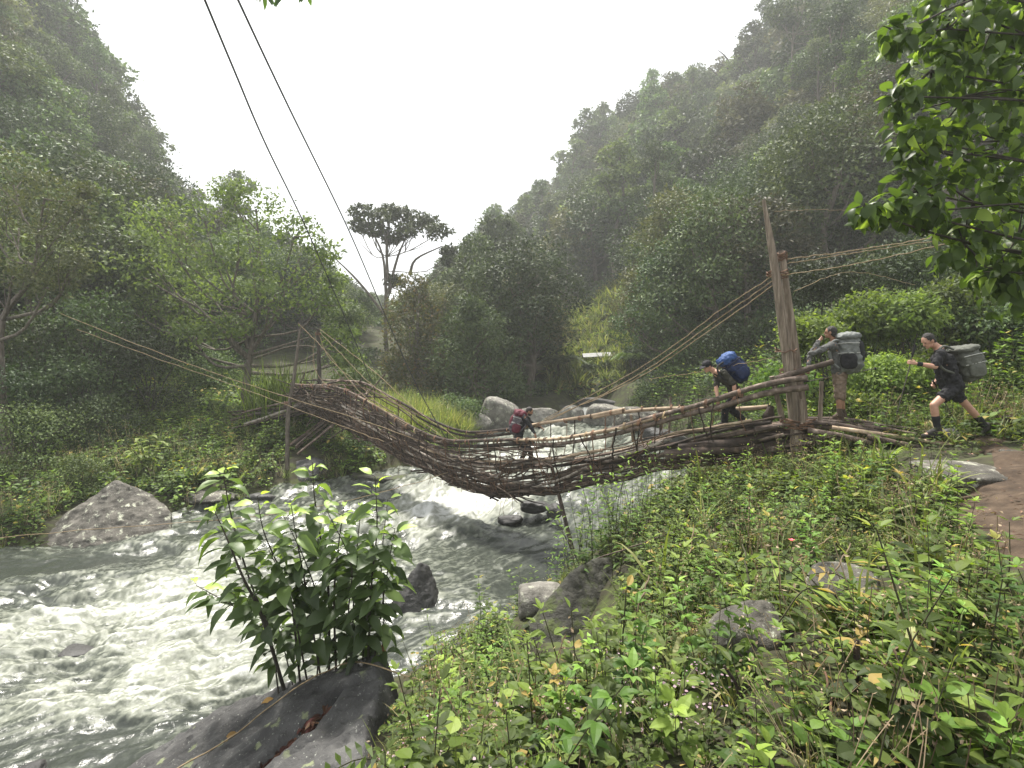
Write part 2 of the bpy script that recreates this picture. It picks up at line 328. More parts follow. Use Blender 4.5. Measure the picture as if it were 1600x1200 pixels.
M['pack_grey'] = rough_mat('pack_grey', [(.3, (.11,.118,.112)), (.7, (.19,.20,.19))], scale=9, bump=.5, rough=.75)
M['pack_blue'] = rough_mat('pack_blue', [(.3, (.008,.016,.05)), (.7, (.016,.03,.09))], scale=9, bump=.5, rough=.7)
M['pack_bluelid'] = rough_mat('pack_bluelid', [(.3, (.018,.05,.16)), (.7, (.03,.08,.23))], scale=9, bump=.5, rough=.6)
M['pack_maroon'] = rough_mat('pack_maroon', [(.3, (.07,.012,.022)), (.7, (.13,.026,.04))], scale=9, bump=.5, rough=.7)
M['pack_dusk'] = rough_mat('pack_dusk', [(.3, (.06,.055,.06)), (.7, (.11,.10,.11))], scale=9, bump=.5, rough=.75)
M['webbing'] = rough_mat('webbing', [(.3, (.3,.3,.27)), (.7, (.45,.45,.42))], scale=20, bump=.2)
M['pole_metal'] = rough_mat('pole_metal', [(.3, (.05,.045,.04)), (.7, (.10,.08,.06))], scale=20, rough=.4, bump=.05, spec=.5)
M['white_sheet'] = rough_mat('white_sheet', [(.3, (.16,.165,.165)), (.7, (.30,.30,.29))], scale=4, bump=.3, rough=.6)
M['eye'] = rough_mat('eye', [(.3, (.02,.02,.02)), (.7, (.03,.03,.03))], scale=4, rough=.2, bump=0)

# ------------------------------------------------------------------ camera, sun, sky
cam = bpy.data.cameras.new('camera'); co = bpy.data.objects.new('camera', cam); COL.objects.link(co)
cam.sensor_width = 36; cam.lens = 18; cam.shift_y = -.025; cam.clip_end = 2000; cam.clip_start = .05
co.location = (0, 0, 0); co.rotation_euler = (PI / 2, 0, 0); S.camera = co
SUN_EL, SUN_AZ = math.radians(66), math.radians(-22)           # azimuth from +y (straight ahead) towards +x
sd = Vector((math.sin(SUN_AZ) * math.cos(SUN_EL), math.cos(SUN_AZ) * math.cos(SUN_EL), math.sin(SUN_EL)))
sun = bpy.data.lights.new('sun', 'SUN'); so = bpy.data.objects.new('sun', sun); COL.objects.link(so)
sun.energy = 5.0; sun.angle = math.radians(7); sun.color = (1, .955, .88); so.rotation_euler = sd.to_track_quat('Z', 'Y').to_euler(); so.location = (20, 40, 150)
wd = bpy.data.worlds.new('World'); S.world = wd; wd.use_nodes = True; nt = wd.node_tree; nt.nodes.clear()
wo = nd(nt, 'ShaderNodeOutputWorld'); bg = nd(nt, 'ShaderNodeBackground'); bg.inputs[1].default_value = .1
sky = nd(nt, 'ShaderNodeTexSky'); sky.sky_type = 'NISHITA'; sky.sun_disc = False; sky.sun_elevation = SUN_EL; sky.sun_rotation = SUN_AZ; sky.air_density = 1; sky.dust_density = 4; sky.ozone_density = 1
ov = nd(nt, 'ShaderNodeMix', data_type='RGBA'); ov.inputs['Factor'].default_value = .8; ov.inputs['B'].default_value = (7.8, 7.85, 7.8, 1)   # the even layer of cloud
nt.links.new(sky.outputs[0], ov.inputs['A']); nt.links.new(ov.outputs['Result'], bg.inputs[0]); nt.links.new(bg.outputs[0], wo.inputs[0])
S.view_settings.view_transform = 'Standard'; S.view_settings.look = 'None'; S.view_settings.gamma = 1; S.view_settings.exposure = 1.08
S.cycles.use_denoising = True
try: S.cycles.denoiser = 'OPENIMAGEDENOISE'
except Exception: pass
S.cycles.max_bounces = 6; S.cycles.diffuse_bounces = 3; S.cycles.glossy_bounces = 2; S.cycles.transmission_bounces = 4; S.cycles.volume_bounces = 1; S.cycles.transparent_max_bounces = 4
S.cycles.caustics_reflective = False; S.cycles.caustics_refractive = False; S.cycles.sample_clamp_indirect = 4
S.cycles.use_adaptive_sampling = True; S.cycles.adaptive_threshold = .008
# ================================================================== SETTING: terrain, river, path
RB = np.array([(-40,3.0),(-20,4.2),(-10,5.4),(-6.6,5.9),(-4.3,6.6),(-2,7.7),(0.2,9.4),(2.2,11.2),(4.5,14.2),(6.8,18),(7.5,22),(7.2,27),(6.9,32),(6.6,37)], dtype=float)
LB = np.array([(4.7,37),(3.5,33),(0.4,30.8),(-1.6,28.5),(-1.6,24),(-2.2,19.5),(-5,17.9),(-7,17),(-9.5,15.2),(-10.5,13.6),(-12.6,12.5),(-16,11.6),(-22,10.6),(-40,8)], dtype=float)
POLY = np.vstack([RB, LB])
def river_sd(x, y):
    """signed distance to the river's outline, positive in the water"""
    p = np.stack([np.ravel(x), np.ravel(y)], -1); best = np.full(len(p), 1e9); ins = np.zeros(len(p), bool)
    n = len(POLY)
    for i in range(n):
        a, b = POLY[i], POLY[(i + 1) % n]; ab = b - a
        t = np.clip(((p - a) @ ab) / (ab @ ab), 0, 1)
        best = np.minimum(best, np.linalg.norm(p - a - t[:, None] * ab, axis=1))
        c = (a[1] > p[:, 1]) != (b[1] > p[:, 1])
        ins ^= c & (p[:, 0] < (b[0] - a[0]) * (p[:, 1] - a[1]) / (b[1] - a[1] + 1e-12) + a[0])
    return np.where(ins, best, -best).reshape(np.shape(x))
def water_z(y):
    return np.interp(y, [3, 13, 15, 16.5, 18.5, 20, 26, 30, 33, 38, 44], [-4.9, -4.8, -4.62, -4.35, -4.02, -3.92, -3.8, -3.68, -3.5, -3.3, -3.2])
CP = np.array([(0,0,-1.66),(.55,2.2,-1.82),(2,2.2,-1.72),(3.5,2.5,-1.62),(4.2,4.4,-1.62),(6.2,6.8,-1.52),(7.35,8.4,-1.45),(8.6,8.8,-1.33),(6.6,9.2,-1.55),(10,10.5,-1.0),(5.4,9.9,-2.0),(6.4,10.2,-1.6),
 (2.6,3.9,-1.88),(1.7,3.6,-2.05),(-.4,3.4,-2.8),(.3,4.2,-3.05),(1.0,4.6,-2.75),(-1.2,4.0,-3.15),(-2.5,3.6,-3.6),(-4,3.5,-4.2),(1.2,5.5,-3.25),(.8,7,-3.9),(2.5,8,-2.85),(3.5,10,-2.55),(1.6,8.8,-3.3),(5.5,13,-3.0),(8,16,-2.9),(10,14,-1.2),(14,18,.5),(12,12,-.4),
 (.2,5,-3.4),(2,6,-2.6),(3.5,6,-2.15),(4.5,8,-2.1),
 (-16,12.6,-4.5),(-12.5,13.4,-4.45),(-11,16,-4.1),(-9,17,-3.95),(-14,17,-3.75),(-20,17,-3.4),(-7,18,-3.6),(-5,19,-3.4),(-8,20,-2.7),(-11,21,-2.8),(-13,24,-2.3),(-9,24,-2.4),(-4,22,-3.2),(-5,27,-2.8),(-3,26,-3.5),(-20,24,-1.4),(-28,20,-.8),(-10,30,-2),(-25,32,1.2),(-1.5,33,-3.0),(1.5,36,-2.6),(3,41,-2.0),(-1,45,-1),
 (8,30,-2.5),(9,24,-2),(10,38,-1),(16,24,3.2),(20,14,2.2),(24,8,1.5),(0,-4,-1.6),(6,-4,-1.4),(-6,-2,-3.8),(-10,2,-4.7),(12,2,-1),(18,-3,-.5),(-20,-4,-5),(-40,0,-5),(30,-6,0),(-45,30,4),(40,20,14)], dtype=float)
_r = np.linalg.norm(CP[:, None, :2] - CP[None, :, :2], axis=-1); _n = len(CP)
_A = np.zeros((_n + 3, _n + 3)); _A[:_n, :_n] = -_r; _A[:_n, _n] = 1; _A[:_n, _n+1:] = CP[:, :2]; _A[_n:, :_n] = _A[:_n, _n:].T
_w = np.linalg.solve(_A + np.diag([.02] * _n + [0] * 3), np.concatenate([CP[:, 2], [0, 0, 0]]))
def land(x, y):
    sh = np.shape(x); x = np.ravel(x); y = np.ravel(y); o = np.zeros(len(x))
    for i in range(0, len(x), 20000):
        a = np.stack([x[i:i+20000], y[i:i+20000]], -1)
        o[i:i+20000] = -np.linalg.norm(a[:, None] - CP[None, :, :2], axis=-1) @ _w[:_n] + _w[_n] + a @ _w[_n+1:]
    return o.reshape(sh)
# hills: for every bearing the skyline row, the ridge's distance and the foot's distance
RIDGE = np.array([(-900,-600,40,16),(-400,-420,45,18),(-150,-230,52,21),(0,-130,60,24),(80,0,66,26),(170,95,72,28),(235,245,78,32),(270,295,84,34),(400,345,90,40),(520,425,130,48),(560,450,190,52),(620,470,190,55),(680,430,135,50),(730,380,125,46),(800,330,120,44),(870,295,115,42),(900,240,112,40),(960,190,108,38),(1000,150,104,36),(1110,115,98,33),(1180,60,92,30),(1240,5,88,28),(1400,-160,78,24),(1600,-380,66,19),(2000,-620,55,17),(2600,-800,48,16)], dtype=float)
TREE_H = 8.
def hill(x, y):
    yy = np.maximum(y, 1.); px = np.clip(800 + 800 * x / yy, -900, 2600)
    ys = np.interp(px, RIDGE[:, 0], RIDGE[:, 1]); yr = np.interp(px, RIDGE[:, 0], RIDGE[:, 2]); yf = np.interp(px, RIDGE[:, 0], RIDGE[:, 3])
    zr = (560 - ys) / 800 * yr - TREE_H
    t = (yy - yf) / (yr - yf)
    z = np.where(t < 1, -3 + (zr + 3) * (np.clip(t, -1, 1) * .8 + .2 * np.clip(t, 0, 1) ** 2), zr - (t - 1) * (yr - yf) * .25)
    return z + .9 * noise3(np.stack([x * .07, yy * .07, 0 * x], -1))
def ground_z(x, y, rough=True):
    x = np.asarray(x, dtype=float); y = np.asarray(y, dtype=float)
    s = river_sd(x, y); l = np.clip(land(x, y), -6, 60); wz = water_z(y)
    h = hill(x, y); far = sstep(16, 34, y)
    l = np.where(y < 60, l, np.minimum(l, h + 2))
    k = 1.2; d = np.clip(.5 + .5 * (h - l) / k, 0, 1); hl = l * (1 - d) + h * d + k * d * (1 - d)
    l = l * (1 - far) + hl * far
    if rough:
        l = l + .10 * fbm(np.stack([x * .9, y * .9, 0 * x], -1), 4) * np.clip(-s, 0, 1)
    l = np.where((x > -6.4) & (x < -1.0) & (y > 1.5) & (y < 6.4), np.minimum(l, np.interp(x, [-6.4, -4.8, -3.9, -2.0, -1.3, -1.0], [-5.6, -5.2, -4.75, -3.95, -3.6, -3.45])), l)
    w = sstep(-1.3, .15, s)
    z = l * (1 - w) + np.minimum(l, wz - .12) * w
    return np.where(s > 0, np.minimum(z, wz - .12 - .9 * sstep(0, 1.2, s)), z)
def gz(x, y): return float(ground_z(np.array([x]), np.array([y]))[0])

def grid_mesh(X, Y, Z, mask=None):
    r, c = X.shape; idx = np.arange(r * c).reshape(r, c)
    f = np.stack([idx[:-1, :-1], idx[:-1, 1:], idx[1:, 1:], idx[1:, :-1]], -1).reshape(-1, 4)
    v = np.stack([X, Y, Z], -1).reshape(-1, 3)
    if mask is not None:
        f = f[mask.ravel()[f].all(1)]; used = np.unique(f); mp = np.full(len(v), -1); mp[used] = np.arange(len(used)); return v[used], mp[f], used
    return v, f, None
ys = np.concatenate([np.linspace(-8, 2, 40, endpoint=False), 2 * (225 / 2) ** np.linspace(0, 1, 420)])
us = np.sinh(np.linspace(-1.75, 1.75, 420)) / np.sinh(1.75)
X = us[None] * np.minimum(26 + 1.75 * np.maximum(ys, 0), 175)[:, None]; Y = np.repeat(ys[:, None], len(us), 1)
Z = ground_z(X, Y)
mb = MB(); v, f, _ = grid_mesh(X, Y, Z); mb.add(v, f)
tag(mb.obj('terrain', M['soil'], smooth=True), 'valley floor and forested hillsides of dark mossy soil', kind='structure')

# trodden path
pc = spline([(10.5,10.6),(9.2,9.7),(8,8.6),(6.9,7),(5.8,5.8),(4.95,4.6),(4.2,3.2),(3.3,1.5),(2,-2),(2,-6)], 220)
pt = nrm(np.gradient(pc, axis=0)); pn = np.stack([-pt[:, 1], pt[:, 0]], -1)
ws = np.linspace(-1, 1, 13)
hw = np.interp(pc[:, 1], [5.6, 7.0], [.62, .22]) + .16 * noise3(np.stack([pc[:, 0] * 1.2, pc[:, 1] * 1.2, 0 * pc[:, 0]], -1))
PX = pc[:, None, 0] + pn[:, None, 0] * ws[None] * hw[:, None]; PY = pc[:, None, 1] + pn[:, None, 1] * ws[None] * hw[:, None]
PZ = ground_z(PX, PY) + .05 - .06 * np.abs(ws[None]) ** 3 + .02 * fbm(np.stack([PX * 4, PY * 4, 0 * PX], -1), 3)
mb = MB(); v, f, _ = grid_mesh(PX, PY, PZ); mb.add(v, f); tag(mb.obj('path', M['path'], smooth=True), 'trodden brown earth path beside the herbs', kind='structure')

# river: a surface with standing waves and foam carried along the flow
rows = 1 / np.linspace(1 / 4.6, 1 / 42., 430); cols = np.linspace(-2.6, .62, 640)
X = cols[None] * rows[:, None]; Y = np.repeat(rows[:, None], len(cols), 1)
s = river_sd(X, Y); wz = water_z(Y)
CL = np.array([(-30,5.5),(-13,8.6),(-7,10.5),(-2.4,13.6),(0.4,17.5),(2.2,21),(2.8,27),(4.6,33),(5.6,37),(6,46)], dtype=float)
cl = spline(CL, 160); cs = np.concatenate([[0], np.cumsum(np.linalg.norm(np.diff(cl, axis=0), axis=1))]); ct = nrm(np.gradient(cl, axis=0))
p = np.stack([X.ravel(), Y.ravel()], -1); acc = np.zeros(len(p)); nn = np.zeros(len(p)); wsum = np.zeros(len(p))
for i in range(len(cl)):                       # soft blend of the flow frames: no creases at the bends
    d = p - cl[i]; w = 1 / (np.sum(d * d, 1) + .4) ** 2.5
    acc += w * (cs[i] + d @ ct[i]); nn += w * (d @ np.array([-ct[i, 1], ct[i, 0]])); wsum += w
fs = (acc / wsum).reshape(X.shape); fn = (nn / wsum).reshape(X.shape)
wx = fbm(np.stack([fs * .5, fn * .6, 0 * fs], -1), 3); wy = fbm(np.stack([fs * .5, fn * .6, 0 * fs + 9], -1), 3)
A = fbm(np.stack([fs * .55 + .5 * wx, fn * .9 + .5 * wy, 0 * fs + 2], -1), 3)
B = 1 - np.abs(fbm(np.stack([fs * .8 + .7 * wy, fn * 1.7 + .6 * wx, 0 * fs + 5], -1), 4))
Cn = fbm(np.stack([fs * 3 + wx, fn * 4.5 + wy, 0 * fs + 7], -1), 4)
D = 1 - np.abs(fbm(np.stack([X * 5.5 + 1.2 * Cn, Y * 5.5 + 1.2 * A, 0 * X + 4], -1), 4))
D2 = 1 - np.abs(fbm(np.stack([fs * 2.2 + 1.1 * Cn, fn * 5.2 + 1.1 * A, 0 * X + 14], -1), 3))
def zone(px, py, rx, ry, amt, z=None):
    """foam where the bed breaks the current: centre given by what the photo shows there"""
    d = 4.8 * 800 / (py - 560) if z is None else z
    cx, cy = (px - 800) / 800 * d, d
    return amt * np.exp(-((X - cx) / rx) ** 2 - ((Y - cy) / ry) ** 2)
base = .28 + zone(250, 930, 2.6, 1.1, .58) + zone(430, 980, 1.5, .9, .5) + zone(330, 870, 1.9, .9, .42) + zone(520, 830, 1.5, 1.2, .3) + zone(110, 1000, 2.2, 1.2, .34) + zone(640, 850, .9, 1.0, .22) \
     + zone(735, 765, 1.6, 1.1, 1.25, 16.4) + zone(680, 800, 1.5, 1.1, .6, 15.2) + zone(800, 715, 3.0, 2.0, .55, 20.) + zone(860, 690, 3., 4., .4, 25) + zone(925, 650, 1.0, 2.5, .9, 32.5) + zone(1040, 745, 1.5, 1.5, .2, 18.5) \
     + zone(200, 1080, 2., .8, .32) + zone(340, 1040, 1.2, .7, .3) - zone(60, 885, 3.2, .9, .42) - zone(850, 860, 1.5, 2.0, .22) - zone(150, 1160, 1.6, .5, .35)
mm = base + .30 * A + .22 * (B - .6) + .10 * Cn
body = sstep(.25, 1.25, mm)                                              # aerated, milky water
st1 = fbm(np.stack([fs * 1.1 + .9 * wx, fn * 4.2 + 1.3 * wy, 0 * fs + 21], -1), 4)      # streaks drawn out along the flow
lace_glint = (1 - np.abs(st1) * 2.4); lace_glint = sstep(.45, .98, lace_glint)
lace_glint2 = 1 - np.abs(fbm(np.stack([X * 3.4 + 1.1 * Cn, Y * 3.4 + 1.1 * A, 0 * X + 4], -1), 4)) * 2.2; lace_glint2 = sstep(.5, 1., lace_glint2)
foam = .52 * body + (.20 + .34 * body) * lace_glint * sstep(-.15, .3, mm) + (.14 + .30 * body) * lace_glint2 * sstep(-.1, .35, mm) + .10 * body * Cn + .2 * sstep(.9, 1.5, mm)  # streaks on dark water also stand for ripple highlights, painted into the colour
foam = np.clip(foam, 0, 1)
amp = .11 + .20 * sstep(.1, .7, base)
Zw = wz + amp * (.85 * A + .45 * (B - .6) + .10 * Cn) + .03 * foam * (D - .5) + .014 * fbm(np.stack([X * 4.5, Y * 4.5, 0 * X], -1), 3)
mask = s > -.55
mb = MB(); v, f, used = grid_mesh(X, Y, Zw, mask); mb.add(v, f, 0, foam.ravel()[used])
def water_mat():
    m, nt, out = newmat('river_water')
    at = nd(nt, 'ShaderNodeAttribute', attribute_name='tint'); tc = nd(nt, 'ShaderNodeTexCoord')
    n = noise_node(nt, 9, 5, .65, tc.outputs['Object'])
    mp = nd(nt, 'ShaderNodeMath', operation='MULTIPLY_ADD'); nt.links.new(n.outputs['Fac'], mp.inputs[0]); mp.inputs[1].default_value = .34; mp.inputs[2].default_value = -.18
    ad = nd(nt, 'ShaderNodeMath', operation='ADD', use_clamp=True); nt.links.new(mp.outputs[0], ad.inputs[0]); nt.links.new(at.outputs['Fac'], ad.inputs[1])
    fz = noise_node(nt, 34, 6, .72, tc.outputs['Object']); f2 = nd(nt, 'ShaderNodeMath', operation='MULTIPLY_ADD'); nt.links.new(fz.outputs['Fac'], f2.inputs[0]); f2.inputs[1].default_value = 1.0; f2.inputs[2].default_value = -.5
    f3 = nd(nt, 'ShaderNodeMath', operation='MULTIPLY_ADD', use_clamp=True); nt.links.new(f2.outputs[0], f3.inputs[0]); nt.links.new(at.outputs['Fac'], f3.inputs[1]); nt.links.new(ad.outputs[0], f3.inputs[2]); ad = f3
    col = ramp(nt, ad.outputs[0], [(.0, (.035,.040,.034)), (.15, (.075,.083,.068)), (.38, (.17,.18,.145)), (.62, (.30,.31,.27)), (.95, (.50,.51,.49))])
    ro = ramp(nt, ad.outputs[0], [(.05, (.16,)*3), (.5, (.7,)*3)])
    b = nd(nt, 'ShaderNodeBsdfPrincipled'); nt.links.new(col, b.inputs['Base Color']); nt.links.new(ro, b.inputs['Roughness']); b.inputs['IOR'].default_value = 1.33
    n2 = noise_node(nt, 7, 6, .6, tc.outputs['Object']); bp = nd(nt, 'ShaderNodeBump'); bp.inputs['Strength'].default_value = .7; bp.inputs['Distance'].default_value = .025
    nt.links.new(n2.outputs['Fac'], bp.inputs['Height']); nt.links.new(bp.outputs[0], b.inputs['Normal']); nt.links.new(b.outputs[0], out.inputs['Surface'])
    return m
M['river'] = water_mat()
tag(mb.obj('river', M['river'], smooth=True), 'churning river with white rapids', kind='structure')

# ================================================================== ROCKS
def rock_geo(seed, size, planes=14, flat=None, rough=.10, sub=48, soft=9., rot=(0, 0, 0), nscale=2.2):
    """a boulder: a polyhedron of random cleavage planes, edges worn round, surface broken by noise"""
    r = np.random.default_rng(seed)
    th = np.linspace(0, PI, sub + 1); ph = np.linspace(0, 2 * PI, 2 * sub, endpoint=False)
    T, Pp = np.meshgrid(th[1:-1], ph, indexing='ij')
    d = np.stack([np.sin(T) * np.cos(Pp), np.sin(T) * np.sin(Pp), np.cos(T)], -1).reshape(-1, 3); d = np.vstack([d, [[0, 0, 1], [0, 0, -1]]])
    n = nrm(r.normal(size=(planes, 3))); di = r.uniform(.62, 1., planes)
    n = np.vstack([n, [[1,0,0],[-1,0,0],[0,1,0],[0,-1,0],[0,0,1],[0,0,-1]]]); di = np.concatenate([di, np.ones(6)])
    if flat is not None:
        n = np.vstack([n, nrm(np.array([q[:3] for q in flat], dtype=float))]); di = np.concatenate([di, [q[3] for q in flat]])
    inv = np.maximum(d @ n.T, 0) / di[None]
    rad = 1 / ((inv ** soft).sum(1) ** (1 / soft) + .12)
    q = d * rad[:, None]
    q = q * (1 + rough * fbm(q * nscale + seed, 5))[:, None] + .25 * rough * (1 - np.abs(fbm(q * nscale * 2.2 + seed + 5, 3)))[:, None] * d
    q = q * np.asarray(size)
    q = q @ np.array(Matrix.Rotation(rot[2], 3, 'Z') @ Matrix.Rotation(rot[1], 3, 'Y') @ Matrix.Rotation(rot[0], 3, 'X')).T
    c = 2 * sub; rr = sub - 1; idx = np.arange(rr * c).reshape(rr, c); k = np.roll(idx, -1, 1)
    f = np.stack([idx[:-1], idx[1:], k[1:], k[:-1]], -1).reshape(-1, 4)
    top = np.stack([idx[0], k[0], np.full(c, rr * c)], -1); bot = np.stack([k[-1], idx[-1], np.full(c, rr * c + 1)], -1)
    return q, f, top, bot
def rock(name, loc, size, mat, label, seed, cat='rock', group=None, **kw):
    q, f, t, b = rock_geo(seed, size, **kw)
    mb = MB(); tint = .5 + .25 * fbm(q * 1.5 + 3, 3)
    mb.add(q, f, 0, tint); n0 = mb.k - len(q)
    for a in (t, b):
        mb.l.append(a.ravel()); mb.n.append(np.full(len(a), 3)); mb.m.append(np.zeros(len(a), int))
    o = mb.obj(name, M[mat], smooth=True); o.location = [float(z) for z in loc]
    return tag(o, label, cat, group)
def R3(*a): return tuple(math.radians(q) for q in a)
# the wedge on the far shore
hull_rock('boulder', [(42,848,13.5),(60,862,13.1),(150,866,12.9),(262,848,13.6),(268,803,14.3),(236,772,14.6),(183,751,14.5),(120,792,14.2),(160,800,13.7),(90,835,15.4),(185,760,15.6),(266,805,15.6),(60,900,13.3),(260,900,13.8),(200,880,15.5)], 'rock', 'large pale lichen-spotted wedge boulder on the far shore with a rope across it', noise=.05)
hull_rock('river_rock', [(590,1005,9.6),(606,950,10.0),(655,877,10.2),(671,884,10.4),(686,925,10.3),(684,962,9.9),(640,1000,9.5),(630,940,9.8),(618,960,11.0),(664,890,11.0),(688,950,11.0),(590,1060,9.6),(690,1050,10.0),(640,1050,11)], 'rock_wet', 'dark pointed striped rock standing in the rapids behind the leafy shrub', 'rock', .03, .022, 3)
hull_rock('boulder', [(812,1048,6.9),(818,985,7.2),(838,965,7.5),(905,880,7.8),(952,868,8.2),(968,950,7.6),(950,1045,6.9),(870,1066,6.6),(860,985,7.1),(1000,900,8.8),(840,960,8.4),(810,1120,6.9),(960,1110,6.9)], 'rock_moss', 'big dark mossy boulder at the water edge below the herbs', voxel=.035, noise=.035, ns=2.2)
rock('boulder', W(848, 940, 8.0), (.42, .42, .34), 'rock_pale', 'rounded whitish stone beside the dark mossy boulder', 33, 'boulder', rough=.05)
rock('rock', W(826, 966, 8.0), (.2, .2, .14), 'rock', 'small grey stone wedged at the water edge under the whitish stone', 34)
rock('boulder', W(1170, 1000, 3.75) + V3(0, 0, .06), (.34, .30, .27), 'rock', 'grey lichen-edged boulder among herbs closest to the camera', 41, 'boulder', flat=[(0,-.4,.9,.6)], rough=.06)
rock('boulder', W(1338, 940, 4.1) + V3(0, 0, .05), (.40, .32, .26), 'rock', 'tan grey boulder half buried in earth with a broken face', 45, 'boulder', flat=[(-.2,-.3,.95,.55),(.6,-.7,.3,.5)], rough=.07)
rock('slab', W(1530, 732, 6.75) + V3(.1, .1, -.10), (1.35, .62, .2), 'rock', 'broad flat grey slab lying beside the earth path', 52, 'rock slab', flat=[(0,-.1,1,.5)], rot=R3(4, 3, 20), rough=.05)
rock('boulder', W(1598, 713, 7.4) + V3(.05, 0, -.05), (.30, .26, .15), 'rock', 'low rounded grey stone at the frame edge behind the flat slab', 53, 'boulder', rough=.05)
rock('boulder', W(1488, 678, 8.9) + V3(0, .1, -.08), (.34, .26, .22), 'rock_wet', 'dark brown stone between the walking boots at the ramp end', 54, 'boulder', rough=.05)
# far bank, left
rock('boulder', W(465, 745, 17.6) + V3(0, .3, -.1), (1.35, .9, .72), 'rock_wet', 'long dark boulder on the far shore below the bridge landing', 61, 'boulder', rot=R3(0, -14, 10), flat=[(-.2,-.7,.6,.5)])
rock('slab', W(612, 752, 17.6) + V3(0, .4, -.05), (1.9, 1.0, .42), 'rock_moss', 'flat mossy ledge jutting into the rapids under the bridge', 62, 'rock slab', rot=R3(0, 3, 0), flat=[(0,-.1,1,.5),(0,-1,.1,.6)])
rock('slab', W(585, 722, 19.5), (1.2, .6, .3), 'rock_pale', 'pale dry slab on the shore behind the mossy ledge', 63, 'rock slab', flat=[(0,-.1,1,.5)])
rock('boulder', W(325, 775, 16.0), (1.0, .6, .28), 'rock', 'low brownish shelf of rock at the waterline behind the leafy shrub', 64, 'boulder', flat=[(0,-.2,1,.5)])
rock('boulder', W(405, 780, 16.4), (.75, .5, .3), 'rock_wet', 'low wet rock at the waterline left of the long dark boulder', 65, 'boulder')
rock('boulder', W(355, 672, 21.5), (.95, .6, .3), 'rock_pale', 'pale flat stones at the foot of the big spreading tree', 66, 'boulder', flat=[(0,-.2,1,.5)])
rock('boulder', W(210, 662, 21.5), (.6, .5, .4), 'rock_wet', 'dark stone in the shade under the bank shrubs', 67, 'boulder')
rock('boulder', W(25, 872, 12.9), (.45, .3, .2), 'rock_wet', 'small dark stone at the waterline before the wedge boulder', 68, 'boulder')
# upstream boulders
for (px, py, d, sx, sy, sz, mt, lab, sdn) in [
    (778, 664, 27, .95, .9, .95, 'rock_pale', 'rounded pale boulder upstream behind the hunched hiker', 71),
    (735, 672, 26, .85, .7, .55, 'rock_pale', 'low grey boulder upstream left of the hunched hiker', 72),
    (845, 672, 28, 1.1, .8, .7, 'rock_pale', 'pale angular boulder upstream right of the hunched hiker', 73),
    (893, 664, 30, .7, .8, .7, 'rock_pale', 'grey boulder on the left of the little waterfall', 74),
    (950, 668, 29.5, 1.15, 1.0, .95, 'rock_pale', 'largest grey boulder beside the little waterfall', 75),
    (1000, 672, 27, 1.1, .8, .7, 'rock', 'grey boulder behind the snapped bridge stick', 76),
    (870, 652, 34, 1.0, .7, .5, 'rock_moss', 'dark low boulder at the foot of the grassy slope upstream', 77),
    (935, 640, 36, 1.3, .8, .5, 'rock_wet', 'dark boulder above the little waterfall', 78),
    (690, 690, 23, .8, .6, .45, 'rock_wet', 'dark boulder upstream behind the sagging handrail', 79),
    (925, 572, 55, 1.6, 1.2, 1.1, 'rock', 'grey boulder high on the far grassy slope', 80),
    (1040, 700, 22, .8, .6, .5, 'rock_wet', 'dark boulder under the bridge beside the far bank', 81)]:
    z = W(px, py, d) + V3(0, 0, .3); sx *= 1.5; sz *= 1.5
    rock('boulder', z, (sx, sy, sz), mt, lab, sdn, 'boulder', rough=.07)
# stones under the bridge
for k, (px, py, d, sx, sz, mt, lab) in enumerate([
    (800, 812, 14.6, .45, .16, 'rock_wet', 'flat dark rock breaking the rapids under the bridge, largest of three'),
    (838, 792, 14.9, .5, .26, 'rock_wet', 'dark rounded rock under the lowest sticks of the bridge'),
    (655, 815, 14.7, .28, .14, 'rock_wet', 'small wet rock in the rapids between ledge and leafy shrub'),
    (868, 798, 14.3, .3, .22, 'rock_wet', 'small dark rock beside the leaning prop under the bridge'),
    (118, 1018, 8.6, .36, .07, 'rock_wet', 'water-washed rock under the near rapids'),
    (130, 1185, 6.3, .42, .08, 'rock_wet', 'smooth rock with water sheeting over it beside the slab'),
    (40, 1212, 6.0, .28, .10, 'rock_wet', 'dark wet stone in the bottom corner of the rapids'),
    (742, 1030, 7.5, .42, .30, 'rock_wet', 'dark rock at the water edge behind the small fern'),
    (700, 1045, 7.2, .24, .2, 'rock_wet', 'small dark rock by the seedling at the water edge')]):
    rock('river_rock', W(px, py, d), (sx, sx * .8, sz), mt, lab, 90 + k, rough=.08)

